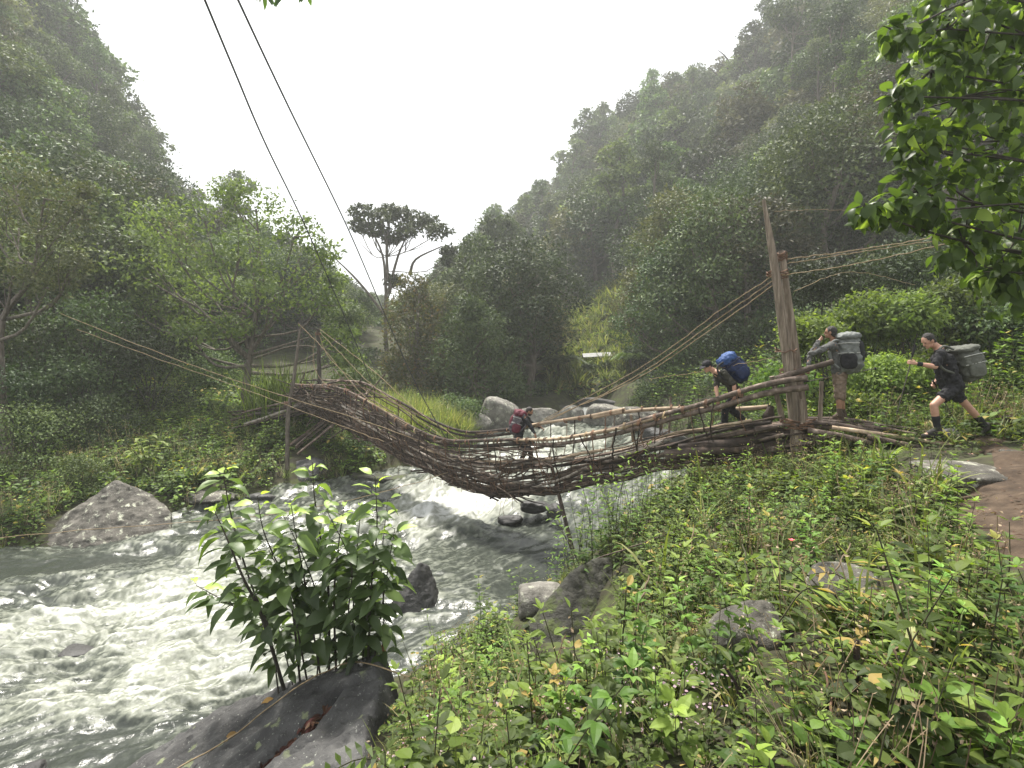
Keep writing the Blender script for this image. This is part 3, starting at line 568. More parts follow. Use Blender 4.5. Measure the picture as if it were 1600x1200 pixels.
# big foreground slab with a crack that has caught dead leaves
gx = np.linspace(-6.2, -.62, 230); gy = np.linspace(2.2, 6.9, 200); GX, GY = np.meshgrid(gx, gy)
def seg_d(x, y, a, b):
    a = np.array(a); b = np.array(b); ab = b - a; t = np.clip(((x - a[0]) * ab[0] + (y - a[1]) * ab[1]) / (ab @ ab), 0, 1)
    return np.hypot(x - a[0] - t * ab[0], y - a[1] - t * ab[1]), t
def slab_top(x, y):
    nz = fbm(np.stack([x * 1.1, y * 1.1, 0 * x + 3], -1), 5)
    z = np.interp(x, [-6.2, -4.8, -3.9, -2.0, -1.2, -.9, -.6], [-5.1, -4.82, -4.36, -3.52, -3.26, -3.24, -3.3]) + .04 * (y - 5) + .045 * nz
    z = z + .035 * np.floor(2.2 * (.6 * x - .8 * y + .5 * nz)) * .35                       # layered cleavage
    z = z + .024 * fbm(np.stack([x * 7, y * 7, 0 * x + 8], -1), 4) + .06 * np.minimum(1 - np.abs(fbm(np.stack([x * 2.2 - y * .8, y * 3.4 + x, 0 * x + 2], -1), 4)) * 2, .5)
    edge = 6.35 + .35 * np.sin(x * 1.3) * .5 + .12 * nz
    z = z - 1.9 * sstep(0, .75, y - edge + .25) - 1.3 * sstep(0, .40, x + .62 + .15 * y + .12 * nz)
    z = z - .5 * sstep(0, 1.2, -5.0 - x)
    dd, t = seg_d(x, y, (-2.42, 4.72), (-1.86, 5.62)); wg = .17 * (1 - .55 * np.abs(2 * t - 1) ** 2)
    z = z - .17 * sstep(0, 1, 1 - dd / wg * .75)
    d2, t2 = seg_d(x, y, (-3.9, 4.2), (-2.42, 4.72)); z = z - .06 * sstep(.07, 0, d2)
    return z
SZ = slab_top(GX, GY)
mb = MB(); v, f, _ = grid_mesh(GX, GY, SZ); mb.add(v, f, 0, (.5 + .2 * fbm(v * 1.3, 3)))
r0 = np.arange(230); bd = np.concatenate([r0, np.arange(1, 200) * 230 + 229, 199 * 230 + r0[::-1][1:], (np.arange(1, 199) * 230)[::-1]])
lo = v[bd].copy(); lo[:, 2] = -5.6; nb = len(bd); b0 = mb.k; mb.add(lo, [[i, (i + 1) % nb, (i + 1) % nb, i] for i in range(0)] or np.zeros((0, 4), int), 0, np.full(nb, .5))
ff = np.stack([bd, b0 + np.arange(nb), b0 + (np.arange(nb) + 1) % nb, np.roll(bd, -1)], -1); mb.l.append(ff.ravel()); mb.n.append(np.full(nb, 4)); mb.m.append(np.zeros(nb, int))
ff = (b0 + np.arange(nb))[::-1]; mb.l.append(ff); mb.n.append(np.array([nb])); mb.m.append(np.zeros(1, int))
tag(mb.obj('slab', M['rock_slab'], smooth=True), 'great dark slanting slab with pale lichen and a crack full of dead leaves', 'rock slab')
def slab_pt(x, y, dz=0): return np.array([x, y, float(slab_top(np.array([x]), np.array([y]))[0]) + dz])
# dead leaves lying in the crack
for k in range(38):
    t = random.random() ** .9 * .75; x = -2.40 + .52 * t + random.uniform(-.07, .07); y = 4.76 + .84 * t + random.uniform(-.05, .05)
    mb = MB(); a = random.uniform(-.5, .9) + 1.0
    leaves(mb, [np.zeros(3)], [(math.cos(a), math.sin(a), random.uniform(-.1, .35))], [(random.uniform(-.5, .5), random.uniform(-.7, .1), 1)], random.uniform(.13, .21), random.uniform(.045, .075), T_CURL)
    o = mb.obj('dead_leaf', M['dead_leaf']); o.location = slab_pt(x, y, .03 + .02 * random.random()); tag(o, 'curled reddish brown dead leaf in the crack of the dark slab', 'leaf', 'dead leaves in the crack of the slab')
for (x, y, lab) in [(-3.12, 5.62, 'yellow brown leaf lying beside the thin vine on the slab'), (-2.95, 5.95, 'small yellow leaf at the upper edge of the slab'), (-1.6, 6.0, 'yellow green leaf under the vine at the top of the slab')]:
    mb = MB(); leaves(mb, np.zeros((3, 3)) + rng.normal(size=(3, 3)) * .03, [(1, .4, .1), (.6, .8, .15), (.9, -.3, .1)], [(0, -.5, 1)] * 3, .13, .07, T_BIG); o = mb.obj('fallen_leaf', M['yellow_leaf']); o.location = slab_pt(x, y, .05); tag(o, lab, 'leaf')
# ================================================================== TREES AND FOREST
def clump(mb, c, r, n_sprig, per, L, asp, tmpl=T_DIA, mat=0, shell=.5, up=.25, droop=.25, spread=.22, tint=None, flat=.6):
    """foliage of one lobe: sprigs on its outer shell, each a handful of leaves"""
    c = np.asarray(c, dtype=float); r = np.broadcast_to(np.asarray(r, dtype=float), (3,))
    d = rdir(n_sprig, up); rr = rng.uniform(shell ** 3, 1, n_sprig) ** (1 / 3.)
    sp = c + d * r * rr[:, None]
    P = np.repeat(sp, per, 0) + rng.normal(size=(n_sprig * per, 3)) * (spread * r)[None] * .6
    dd = np.repeat(d, per, 0)
    D = dd * .55 + nrm(rng.normal(size=dd.shape)) * .8; D[:, 2] -= droop
    N = np.zeros_like(dd); N[:, 2] = flat * .8; N = N + dd * 1.1 + rng.normal(size=dd.shape) * .2
    tt = np.clip(np.repeat(rng.random(n_sprig), per) * .6 + rng.random(n_sprig * per) * .4, 0, 1) if tint is None else np.clip(tint + .22 * rng.normal(size=n_sprig * per), 0, 1)
    Ls = L * rng.uniform(.65, 1.3, n_sprig * per)
    leaves(mb, P, D, N, Ls, Ls * asp, tmpl, mat, tt)
def limb(mb, a, b, r0, r1, sag=.15, n=7, sides=6, mat=0, wig=.06):
    a = np.asarray(a, dtype=float); b = np.asarray(b, dtype=float); L = np.linalg.norm(b - a)
    m = (a + b) / 2 + rng.normal(size=3) * wig * L; m[2] -= sag * L
    P = spline([a, m, b], n); tube(mb, P, np.linspace(r0, r1, n), sides, mat, knob=.12)
    return P
def tree_geo(tr, cr, H, r0, lobes, n_sprig, per, L, asp=.5, tmpl=T_DIA, lean=(0, 0), fork=.45, trunk_pts=None, twigs=2, base=(0,0,0), tmat=0, cmat=0, **kw):
    base = np.asarray(base, dtype=float)
    top = base + V3(lean[0], lean[1], H)
    T = spline(trunk_pts if trunk_pts is not None else [base - V3(0, 0, .4), base + (top - base) * .35 + rng.normal(size=3) * .03 * H * V3(1, 1, 0), base + (top - base) * .7 + rng.normal(size=3) * .03 * H * V3(1, 1, 0), top], 14)
    rad = r0 * (1 - .8 * np.linspace(0, 1, 14)); rad[0] *= 1.5; rad[1] *= 1.15
    tube(tr, T, rad, 8, tmat, knob=.15)
    for (c, r) in lobes:
        c = np.asarray(c, dtype=float); r = np.broadcast_to(np.asarray(r, dtype=float), (3,))
        zt = np.clip((c[2] - base[2]) / H - .22, fork * .6, .95); k = int(np.clip(np.argmin(np.abs(T[:, 2] - (base[2] + zt * H))), 2, 12))
        q = limb(tr, T[k], c - V3(0, 0, .3 * r[2]), rad[k] * .6, .02 + r0 * .08, mat=tmat)
        for j in range(twigs):
            e = c + rdir(1, .3)[0] * r * .8; limb(tr, q[rng.integers(3, 7)], e, r0 * .12 + .01, .008, .05, 5, 4, mat=tmat)
        clump(cr, c, r, n_sprig, per, L, asp, tmpl, cmat, **kw)
def dome_lobes(n, R, H, z0, rl, seed, flat=.75):
    r = np.random.default_rng(seed); out = []
    for k in range(n):
        a = 2.4 * k + r.uniform(-.3, .3); q = math.sqrt((k + .5) / n); 
        z = z0 + (H - z0) * (1 - q ** 2 * .85) * r.uniform(.85, 1.05)
        s = rl * r.uniform(.7, 1.25)
        out.append((V3(R * q * math.cos(a), R * q * math.sin(a), z - s * .6), V3(s, s, s * flat)))
    return out
PROTO = {}
def proto(key, name, leafmat, lob, H, r0, ns, per, L, asp=.55, bark='bark', **kw):
    """one mesh per kind of forest tree; trunk and crown share it where the picture shows them a few pixels wide"""
    mb = MB(); n0 = len(mb.m)
    cr = MB(); tree_geo(mb, cr, H, r0, lob, ns, per, L, asp, twigs=1, **kw)
    for i in range(len(cr.v)): pass
    off = mb.k
    mb.v += cr.v; mb.t += cr.t; mb.l += [q + off for q in cr.l]; mb.n += cr.n; mb.m += [q + 1 for q in cr.m]; mb.k += cr.k
    PROTO[key] = (name, mb.mesh(key + '_mesh', [M[bark], M[leafmat]]))
for fine, tag_ in ((0, 'far'), (1, 'mid')):
    s, m = (1, 1) if not fine else (.5, 3)
    proto('broad_' + tag_, 'broad_crowned_tree', 'leaf_mid', dome_lobes(8, 3.0, 9.5, 4.2, 1.75, 1), 8, .24, 54 * m, 6, .5 * s, shell=.72)
    proto('dark_' + tag_, 'dense_dark_tree', 'leaf_dark', dome_lobes(9, 2.6, 10.5, 3.5, 1.7, 2, .9), 9, .24, 54 * m, 6, .45 * s, shell=.72)
    proto('tall_' + tag_, 'tall_narrow_tree', 'leaf_olive', dome_lobes(9, 2.0, 12.5, 5, 1.3, 3, .8), 11, .26, 46 * m, 6, .45 * s, shell=.7)
    proto('layer_' + tag_, 'layered_tree', 'leaf_mid', dome_lobes(9, 3.6, 8.5, 5.0, 1.7, 4, .4), 7.5, .24, 50 * m, 6, .5 * s, shell=.7)
    proto('pale_' + tag_, 'pale_leaved_tree', 'leaf_pale', dome_lobes(9, 2.6, 7.5, 3.0, 1.3, 5, .7), 6, .16, 40 * m, 6, .55 * s)
    proto('olive_' + tag_, 'olive_tinted_tree', 'leaf_olive', dome_lobes(9, 2.9, 9, 3.6, 1.6, 6, .75), 8, .24, 50 * m, 6, .46 * s, shell=.72)
for tag_, s, m in (('far', 1, 1), ('mid', .5, 3)):
    proto('gaunt_' + tag_, 'gaunt_tree', 'leaf_mid', [(V3(.9,.2,11.8),V3(1.3,1.3,.8)),(V3(-.8,.6,12.6),V3(1.2,1.2,.8)),(V3(.1,-1.1,10.4),V3(1.2,1.2,.7)),(V3(-1.5,-.4,9.6),V3(1.1,1.1,.6)),(V3(1.5,.9,9.0),V3(1,1,.55)),(V3(.1,.3,13.4),V3(1.0,1.0,.7))], 12.5, .26, 40 * m, 6, .48 * s, shell=.5)
KIND_LABEL = {'gaunt': 'tall thin tree with bare pale trunk','broad': 'mid green domed forest tree', 'dark': 'dense dark green forest tree', 'tall': 'tall narrow forest tree', 'layer': 'flat layered forest tree', 'pale': 'small pale green forest tree', 'olive': 'rounded olive tinted forest tree'}
placed = []; counts = {}
def put_tree(kind, x, y, sc, side):
    key = kind + ('_mid' if y < 58 else '_far'); name, me = PROTO[key]
    z = gz(x, y); px = 800 + 800 * x / y; hk = {'broad': 9.8, 'dark': 10.8, 'tall': 13, 'layer': 8.8, 'pale': 7.8, 'olive': 9.4, 'gaunt': 13.5}[kind]
    tol = 4 if 480 < px < 745 else 12 + rng.exponential(16); allow = (560 - np.interp(px, RIDGE[:, 0], RIDGE[:, 1]) + tol) / 800 * y - z
    if hk * sc > allow: sc = allow / hk
    if sc < .3: return
    o = link(name, me)
    o.location = (x, y, z - .3); o.rotation_euler = (rng.normal() * .04, rng.normal() * .04, rng.uniform(0, 6.28)); o.scale = (sc * rng.uniform(.85, 1.15), sc * rng.uniform(.85, 1.15), sc * rng.uniform(.85, 1.06))
    where = {'L': 'on the misty slope across the river', 'R': 'on the steep slope behind the hikers', 'V': 'in the hazy gap up the valley'}[side]
    tag(o, KIND_LABEL[kind] + ' ' + where, 'tree', 'forest trees ' + where)
    counts[kind] = counts.get(kind, 0) + 1
def forest(n, px0, px1, t0, t1, md, side, kinds, weights, sc=(.8, 1.25), tries=14000, keep=None):
    got = 0
    for _ in range(tries):
        if got >= n: break
        px = rng.uniform(px0, px1); yr = np.interp(px, RIDGE[:, 0], RIDGE[:, 2]); yf = np.interp(px, RIDGE[:, 0], RIDGE[:, 3])
        t = math.sqrt(rng.uniform((max(t0, -.3) + 1) ** 2, (t1 + 1) ** 2)) - 1; y = yf + (yr - yf) * t; x = (px - 800) / 800 * y
        if keep and not keep(px, t, x, y): continue
        m = md * (.55 + .0065 * y)
        if any((x - a) ** 2 + (y - b) ** 2 < m * m for a, b in placed): continue
        placed.append((x, y)); got += 1
        put_tree(rng.choice(kinds, p=weights), x, y, rng.uniform(*sc), side)
    return got
K = ['broad', 'dark', 'tall', 'layer', 'pale', 'olive']
def keep_r(px, t, x, y): return y > 29 and not (835 < px < 1015 and y < 60) and river_sd(np.array([x]), np.array([y]))[0] < -3
na = forest(66, 690, 1700, .93, 1.03, 3.0, 'R', K, [.25, .25, .25, .1, .05, .10])
nb_ = forest(300, 640, 1850, -.12, .95, 3.5, 'R', K, [.26, .24, .08, .16, .12, .14], keep=keep_r)
nc = forest(34, -120, 530, .92, 1.03, 3.0, 'L', K, [.25, .35, .1, .15, .0, .15])
nd_ = forest(150, -300, 560, -.05, .94, 3.6, 'L', K, [.26, .32, .06, .16, .06, .14])
ne = forest(26, 520, 700, .55, 1.02, 5, 'V', K, [.3, .3, .2, .1, 0, .1], (.9, 1.3))
nf = forest(30, 740, 1500, .86, 1.02, 1.6, 'R', ['gaunt'], [1.], (.8, 1.3)) + forest(26, 760, 1600, .1, .86, 2., 'R', ['gaunt'], [1.], (.8, 1.2), keep=keep_r) + forest(12, -60, 430, .5, 1., 2., 'L', ['gaunt'], [1.], (.8, 1.2))
print('forest', nf, na, nb_, nc, nd_, ne, counts)
# the shrub layer under the trees, one mass
mb = MB()
pts = []
for _ in range(2100):
    px = rng.uniform(-300, 1850); yr = np.interp(px, RIDGE[:, 0], RIDGE[:, 2]); yf = np.interp(px, RIDGE[:, 0], RIDGE[:, 3])
    t = math.sqrt(rng.uniform(.72, 4.1)) - 1; y = yf + (yr - yf) * t; pts.append(((px - 800) / 800 * y, y, px))
pts = np.array(pts); pz = ground_z(pts[:, 0], pts[:, 1], False); psd = river_sd(pts[:, 0], pts[:, 1])
for (x, y, px), z, s_ in zip(pts, pz, psd):
    if s_ > -1.5 or (845 < px < 1012 and y < 57) or y < 19: continue
    R = rng.uniform(.9, 2.0) * (.5 + .008 * y); f = 1 if y > 55 else 2.2
    clump(mb, (x, y, z + R * .5), (R, R, R * .75), int(26 * f), 5, .42 / f ** .8 * (.8 + .003 * y), .5, up=.5, mat=int(rng.choice(4, p=[.25, .55, .05, .15])))  # mostly dark leaves: shade in the gaps between crowns put into the colour
tag(mb.obj('undergrowth', [M['leaf_mid'], M['leaf_dark'], M['leaf_pale'], M['leaf_olive']]), 'mass of shrubs covering the slopes between the trees', kind='stuff')

# ------------------------------------------------------------------ trees one can single out
def pxlobes(lst, d, dj=.08, flat=.8):
    out = []
    for (px, py, r) in lst:
        dd = d * (1 + rng.uniform(-dj, dj)); out.append((W(px, py, dd), V3(r / 800 * d, r / 800 * d, r / 800 * d * flat)))
    return out
def special_tree(name, label, base, top_px, lobes, r0, ns, per, L, asp, leafm, bark='bark', tmpl=T_FOLD, trunk_pts=None, extra=None, cat='tree', group=None, twigs=3, **kw):
    base = np.asarray(base, dtype=float); e = empty(name, base, label, cat, group)
    tr, cr = MB(), MB(); H = (top_px[2] if len(top_px) == 3 else W(*top_px, base[1])[2]) - base[2]
    tree_geo(tr, cr, H, r0, lobes, ns, per, L, asp, tmpl, base=base, trunk_pts=trunk_pts, twigs=twigs, **kw)
    if extra: extra(tr, cr)
    for m_, nm, mt in ((tr, 'trunk', bark), (cr, 'crown', leafm)):
        m_.v = [a - base for a in m_.v]; link(nm, m_.mesh(nm, M[mt], smooth=(nm == 'trunk')), e)
    return e
def gpt(px, d):
    x = (px - 800) / 800 * d; return V3(x, d, gz(x, d))
b = gpt(385, 24.); 
def big_limbs(tr, cr):
    for (a, c, e, r) in [((388, 560), (350, 520), (300, 470), .13), ((392, 555), (425, 545), (490, 525), .09), ((388, 545), (375, 480), (345, 400), .12), ((394, 540), (400, 470), (385, 350), .11), ((396, 545), (430, 490), (470, 400), .1), ((385, 575), (330, 560), (275, 535), .08), ((398, 560), (470, 540), (560, 560), .05)]:
        P = spline([W(*a, 24), W(*c, 24 + rng.uniform(-1, .6)), W(*e, 24 + rng.uniform(-1.8, 1.2))], 10); tube(tr, P, np.linspace(r, .025, 10), 7, knob=.1)
special_tree('spreading_tree', 'big spreading tree with open branching crown and pale trunk across the river', b, (400, 420),
    pxlobes([(245,350,46),(320,335,50),(400,318,48),(460,362,42),(505,395,30),(290,400,52),(375,390,55),(450,425,52),(225,425,50),(330,455,55),(420,470,52),(500,470,36),(270,490,48),(205,480,36),(360,510,32),(530,525,30),(545,560,22),(300,520,36),(230,390,40),(360,300,32),(520,440,24)], 24, .07, .62),
    .26, 58, 9, .21, .5, 'leaf_tree', twigs=1, trunk_pts=[b - V3(0, 0, .4), W(385, 600, 24), W(392, 550, 24), W(400, 470, 24.2)], extra=big_limbs, spread=.3, shell=.25)
b = gpt(605, 46.)
def flat_limbs(tr, cr):
    for (a, c, e) in [((604, 470), (598, 400), (575, 350)), ((606, 460), (622, 400), (640, 360)), ((640, 430), (650, 405), (690, 385)), ((606, 440), (604, 380), (610, 340)), ((600, 490), (560, 440), (520, 400))]:
        P = spline([W(*a, 46), W(*c, 46), W(*e, 46 + rng.uniform(-1, 1))], 9); tube(tr, P, np.linspace(.16, .05, 9), 6, knob=.1)
special_tree('flat_topped_tree', 'tall flat-topped tree with bare pale limbs against the white sky', b, (606, 370),
    pxlobes([(568,332,22),(598,345,26),(560,352,16),(630,335,20),(648,352,26),(685,362,22),(668,345,18),(702,392,14),(700,408,10),(612,372,16),(615,440,16),(608,330,18),(585,360,18),(632,362,18)], 46, .03, .55),
    .24, 60, 7, .36, .5, 'leaf_mid', trunk_pts=[b - V3(0, 0, .4), W(603, 530, 46), W(602, 470, 46), W(606, 380, 46)], extra=flat_limbs, shell=.3)
b = gpt(655, 34.)
special_tree('rusty_tree', 'dense tree with rust coloured young leaves at its tip beside the flat-topped tree', b, (650, 460),
    pxlobes([(645,450,26),(630,485,32),(668,485,34),(640,525,42),(685,530,36),(655,575,46),(620,575,30),(695,585,34),(650,620,40)], 34, .05, .95), .2, 130, 7, .24, .45, 'leaf_rust')
b = gpt(742, 32.)
special_tree('dark_tree', 'dense dark green tree with reddish tip right of the rusty tree', b, (740, 490),
    pxlobes([(738,482,18),(725,510,32),(762,515,34),(740,545,46),(785,550,32),(705,560,36),(745,595,50),(790,600,34),(700,610,38)], 32, .05, .95), .2, 140, 7, .23, .45, 'leaf_mid')
mb = MB()
b = gpt(15, 17.2)
special_tree('olive_tree', 'thin sparse olive tree leaning at the picture edge across the river', b, (60, 330),
    pxlobes([(20,275,48),(70,300,46),(110,335,36),(30,345,52),(85,380,40),(20,420,48),(75,440,38),(-20,330,60),(130,300,20),(110,410,26)], 17.2, .06, .75), .14, 95, 7, .13, .42, 'leaf_olive', shell=.3,
    trunk_pts=[b - V3(0, 0, .3), W(0, 520, 17.2), W(45, 440, 17.2), W(70, 350, 17)])
b = gpt(1285, 40.)
special_tree('drooping_tree', 'large dark tree with drooping layered foliage on the slope above the log post', b, (1290, 190),
    pxlobes([(1290,205,42),(1250,240,44),(1330,245,46),(1285,270,52),(1240,300,46),(1340,300,50),(1290,330,50),(1370,340,40),(1235,350,36),(1320,370,44)], 40, .05, .6), .3, 120, 7, .26, .5, 'leaf_dark', droop=.6)
b = gpt(1035, 46.)
special_tree('pale_tree', 'pale whitish green tree standing out on the lower slope above the bridge', b, (1035, 430),
    pxlobes([(1010,430,28),(1050,425,30),(1030,455,34),(990,465,26),(1070,465,28),(1020,490,34),(1060,500,30),(1000,510,24)], 46, .04, .75), .18, 100, 7, .30, .5, 'leaf_pale')
b = gpt(1240, 60.)
special_tree('emergent_tree', 'dark leafy tree whose branches spread across the top of the misty ridge', b, (1290, 40),
    pxlobes([(1215,18,24),(1255,12,30),(1290,30,28),(1320,10,36),(1350,45,30),(1370,-10,40),(1230,35,14),(1410,20,40),(1300,-30,40),(1400,80,40)], 60, .03, .55), .35, 90, 7, .42, .5, 'leaf_dark')
# bare snag on the ridge
b = gpt(1153, 90.); e = empty('dead_tree', b, 'leafless grey snag on the misty ridge above the forest', 'tree')
mb = MB(); tube(mb, spline([b, W(1154, 160, 90), W(1148, 75, 90)], 12) - b, np.linspace(.5, .12, 12), 6, knob=.15); link('trunk', mb.mesh('trunk', M['bark_dark']), e)
for (a, c, q) in [((1152, 130), (1135, 105), (1118, 98)), ((1151, 115), (1135, 90), (1122, 78)), ((1150, 100), (1155, 85), (1160, 66)), ((1153, 140), (1130, 125), (1108, 105)), ((1151, 120), (1160, 105), (1172, 95)), ((1152, 150), (1140, 140), (1126, 138))]:
    mb = MB(); tube(mb, spline([W(*a, 90), W(*c, 90.5), W(*q, 91)], 8) - b, np.linspace(.22, .06, 8), 5); link('limb', mb.mesh('limb', M['bark_dark']), e)

# ------------------------------------------------------------------ shrubs on the far bank and behind the hikers
def shrub(name, label, px, py, r, d, leafm, ns=150, L=.11, per=6, cat='shrub', group=None, tmpl=T_FOLD, flat=.8, nl=6, asp=.5, **kw):
    c = W(px, py, d); R = r / 800 * d; x, y = c[0], c[1]; base = V3(x, y, gz(x, y)); e = empty(name, base, label, cat, group)
    st, cr = MB(), MB()
    top = max(c[2] + R * flat - base[2], .5)
    for k in range(nl):
        a = 2 * PI * k / nl + rng.uniform(-.4, .4); q = V3(math.cos(a), math.sin(a), 0) * R * rng.uniform(.35, .7) if k else V3(0, 0, 0)
        lc = V3(0, 0, c[2] - base[2]) + q + V3(0, 0, rng.uniform(-.35, .45) * R * flat)
        limb(st, (rng.normal() * .1, rng.normal() * .1, -.15), lc, .025 + .01 * R, .008, -.08, 6, 5)
        clump(cr, lc, V3(R, R, R * flat) * rng.uniform(.5, .72), ns // nl * 2, per, L, asp, tmpl, shell=.35, spread=.28, **kw)
    # skirts down to the ground
    for k in range(3):
        zc = rng.uniform(.15, .6) * max(c[2] - base[2] - R * flat * .4, .2)
        if c[2] - base[2] > R * flat * .8: clump(cr, (rng.normal() * R * .35, rng.normal() * R * .35, zc), V3(R, R, max(zc, .3)) * .8, ns // 4, per, L, asp, tmpl, shell=.3, **kw)
    link('stem', st.mesh('stem', M['bark_dark'], True), e); link('foliage', cr.mesh('foliage', M[leafm]), e)
    return e
for (px, py, r, d, lm, L, lab) in [
    (165, 400, 62, 24, 'leaf_mid', .20, 'bushy mid green tree between the olive tree and the spreading tree'),
    (60, 520, 72, 19.5, 'leaf_dark', .14, 'dark dense shrub under the leaning olive tree'),
    (150, 520, 80, 21, 'leaf_mid', .15, 'tall mid green shrub beside the leaning olive tree'),
    (235, 560, 66, 22, 'leaf_dark', .14, 'dark shrub left of the big spreading tree trunk'),
    (110, 600, 66, 19.5, 'leaf_mid', .13, 'rounded mid green shrub low on the far bank'),
    (325, 570, 48, 27, 'leaf_mid', .16, 'light green shrub behind the big spreading tree trunk'),
    (15, 610, 62, 17.5, 'leaf_dark', .12, 'dark shrub cut off by the picture edge on the far bank'),
    (60, 680, 70, 17.0, 'leaf_mid', .09, 'low spreading shrub above the wedge boulder'),
    (165, 655, 50, 19, 'leaf_dark', .10, 'low dark shrub beside the shaded stone on the far bank'),
    (130, 735, 36, 15.6, 'leaf_mid', .08, 'small leafy shrub just above the wedge boulder'),
    (560, 600, 36, 26, 'leaf_mid', .16, 'shrub behind the twin landing poles'),
    (545, 500, 36, 30, 'leaf_mid', .18, 'leafy tree crown above the twin landing poles'),
    (560, 690, 28, 19.5, 'leaf_mid', .09, 'small shrub under the left end of the bridge'),
    (730, 640, 34, 26, 'leaf_mid', .14, 'rounded green shrub beneath the dark tree'),
    (700, 660, 24, 25, 'leaf_mid', .12, 'small rounded shrub on the grassy knoll'),
    (800, 605, 32, 36, 'leaf_mid', .2, 'green shrub behind the hunched hiker'),
    (868, 556, 22, 50, 'leaf_mid', .22, 'small bushy tree above the hunched hiker'),
    (1060, 600, 50, 30, 'leaf_dark', .17, 'dark shrub on the bank behind the snapped bridge stick'),
    (1020, 620, 30, 31, 'leaf_mid', .16, 'mid green shrub above the waterfall boulders'),
    (1150, 540, 60, 26, 'leaf_dark', .16, 'dark shrub behind the blue backpack'),
    (1080, 545, 56, 30, 'leaf_mid', .17, 'broad mid green shrub below the pale tree'),
    (1000, 560, 34, 40, 'leaf_mid', .2, 'mid green shrub at the edge of the far grassy slope')]:
    shrub('shrub', lab, px, py, r, d, lm, L=L, ns=int(170 + r))
for (px, py, r, d, lm, L, lab) in [
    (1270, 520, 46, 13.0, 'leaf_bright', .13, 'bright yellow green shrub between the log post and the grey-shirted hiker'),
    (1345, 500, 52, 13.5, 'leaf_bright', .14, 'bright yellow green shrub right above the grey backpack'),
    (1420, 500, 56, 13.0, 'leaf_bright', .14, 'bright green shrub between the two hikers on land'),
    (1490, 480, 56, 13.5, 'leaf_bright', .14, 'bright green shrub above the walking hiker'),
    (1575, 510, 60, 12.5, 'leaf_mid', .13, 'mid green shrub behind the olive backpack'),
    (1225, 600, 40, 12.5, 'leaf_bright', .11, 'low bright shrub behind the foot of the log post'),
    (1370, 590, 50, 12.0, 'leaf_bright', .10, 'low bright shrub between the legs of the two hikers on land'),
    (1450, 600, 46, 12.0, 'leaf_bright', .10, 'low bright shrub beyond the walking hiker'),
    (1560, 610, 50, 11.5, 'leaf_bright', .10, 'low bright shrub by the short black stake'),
    (1640, 560, 80, 12, 'leaf_mid', .12, 'dense shrub at the frame edge beyond the short black stake'),
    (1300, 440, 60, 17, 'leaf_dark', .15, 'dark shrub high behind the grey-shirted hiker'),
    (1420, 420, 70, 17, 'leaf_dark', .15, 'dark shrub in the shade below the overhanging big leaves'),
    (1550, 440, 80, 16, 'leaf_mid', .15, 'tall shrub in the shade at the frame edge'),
    (1340, 640, 34, 11.0, 'leaf_bright', .08, 'small bright shrub right behind the ramp logs'),
    (1230, 660, 30, 11.6, 'leaf_bright', .09, 'small bright shrub under the log post guy sticks')]:
    shrub('shrub', lab, px, py, r, d, lm, L=L, ns=int(190 + r))
# pale young plant on the far bank
def fan_plant(name, label, base, H, nst, L, leafm, seed, droop=.5, asp=.36, cat='plant', spread=.5, nl=11):
    e = empty(name, base, label, cat); st, cr = MB(), MB()
    for k in range(nst):
        a = rng.uniform(0, 6.28); q = V3(math.cos(a), math.sin(a), 0) * H * spread * rng.uniform(.2, 1); h = H * rng.uniform(.65, 1)
        P = spline([(0, 0, -.1), q * .35 + V3(0, 0, h * .5), q + V3(0, 0, h)], 9); tube(st, P, np.linspace(.016, .006, 9), 5)
        for i in range(nl):
            t = .3 + .7 * i / (nl - 1); p = P[int(t * 8)]; aa = i * 2.4 + k
            D = V3(math.cos(aa), math.sin(aa), -droop + .5 * t); leaves(cr, [p], [D], [V3(.2 * math.cos(aa), .2 * math.sin(aa), 1)], L * rng.uniform(.7, 1.2), L * asp, T_BIG, tint=np.clip([.3 + .6 * t + rng.normal() * .12], 0, 1))
    link('stem', st.mesh('stem', M['stem'], True), e); link('foliage', cr.mesh('foliage', M[leafm]), e); return e
fan_plant('young_plant', 'pale green young plant with drooping long leaves above the wedge boulder', gpt(232, 16.6), 1.45, 8, .38, 'leaf_bright', 1)
# tall reed clump behind the landing pole
b = gpt(440, 21.); mb = MB(); n = 420
P = np.stack([b[0] + rng.normal(size=n) * .7, b[1] + rng.normal(size=n) * .5, np.full(n, b[2])], -1); D = rng.normal(size=(n, 3)) * .22; D[:, 2] = 1
blades(mb, P - b, D, rng.uniform(1.6, 3.2, n), .045, rng.uniform(.3, 1.3, n), 6)
o = mb.obj('reed_clump', M['herb_dark']); o.location = b; tag(o, 'tall dark green reed clump behind the leaning landing pole', 'reeds')
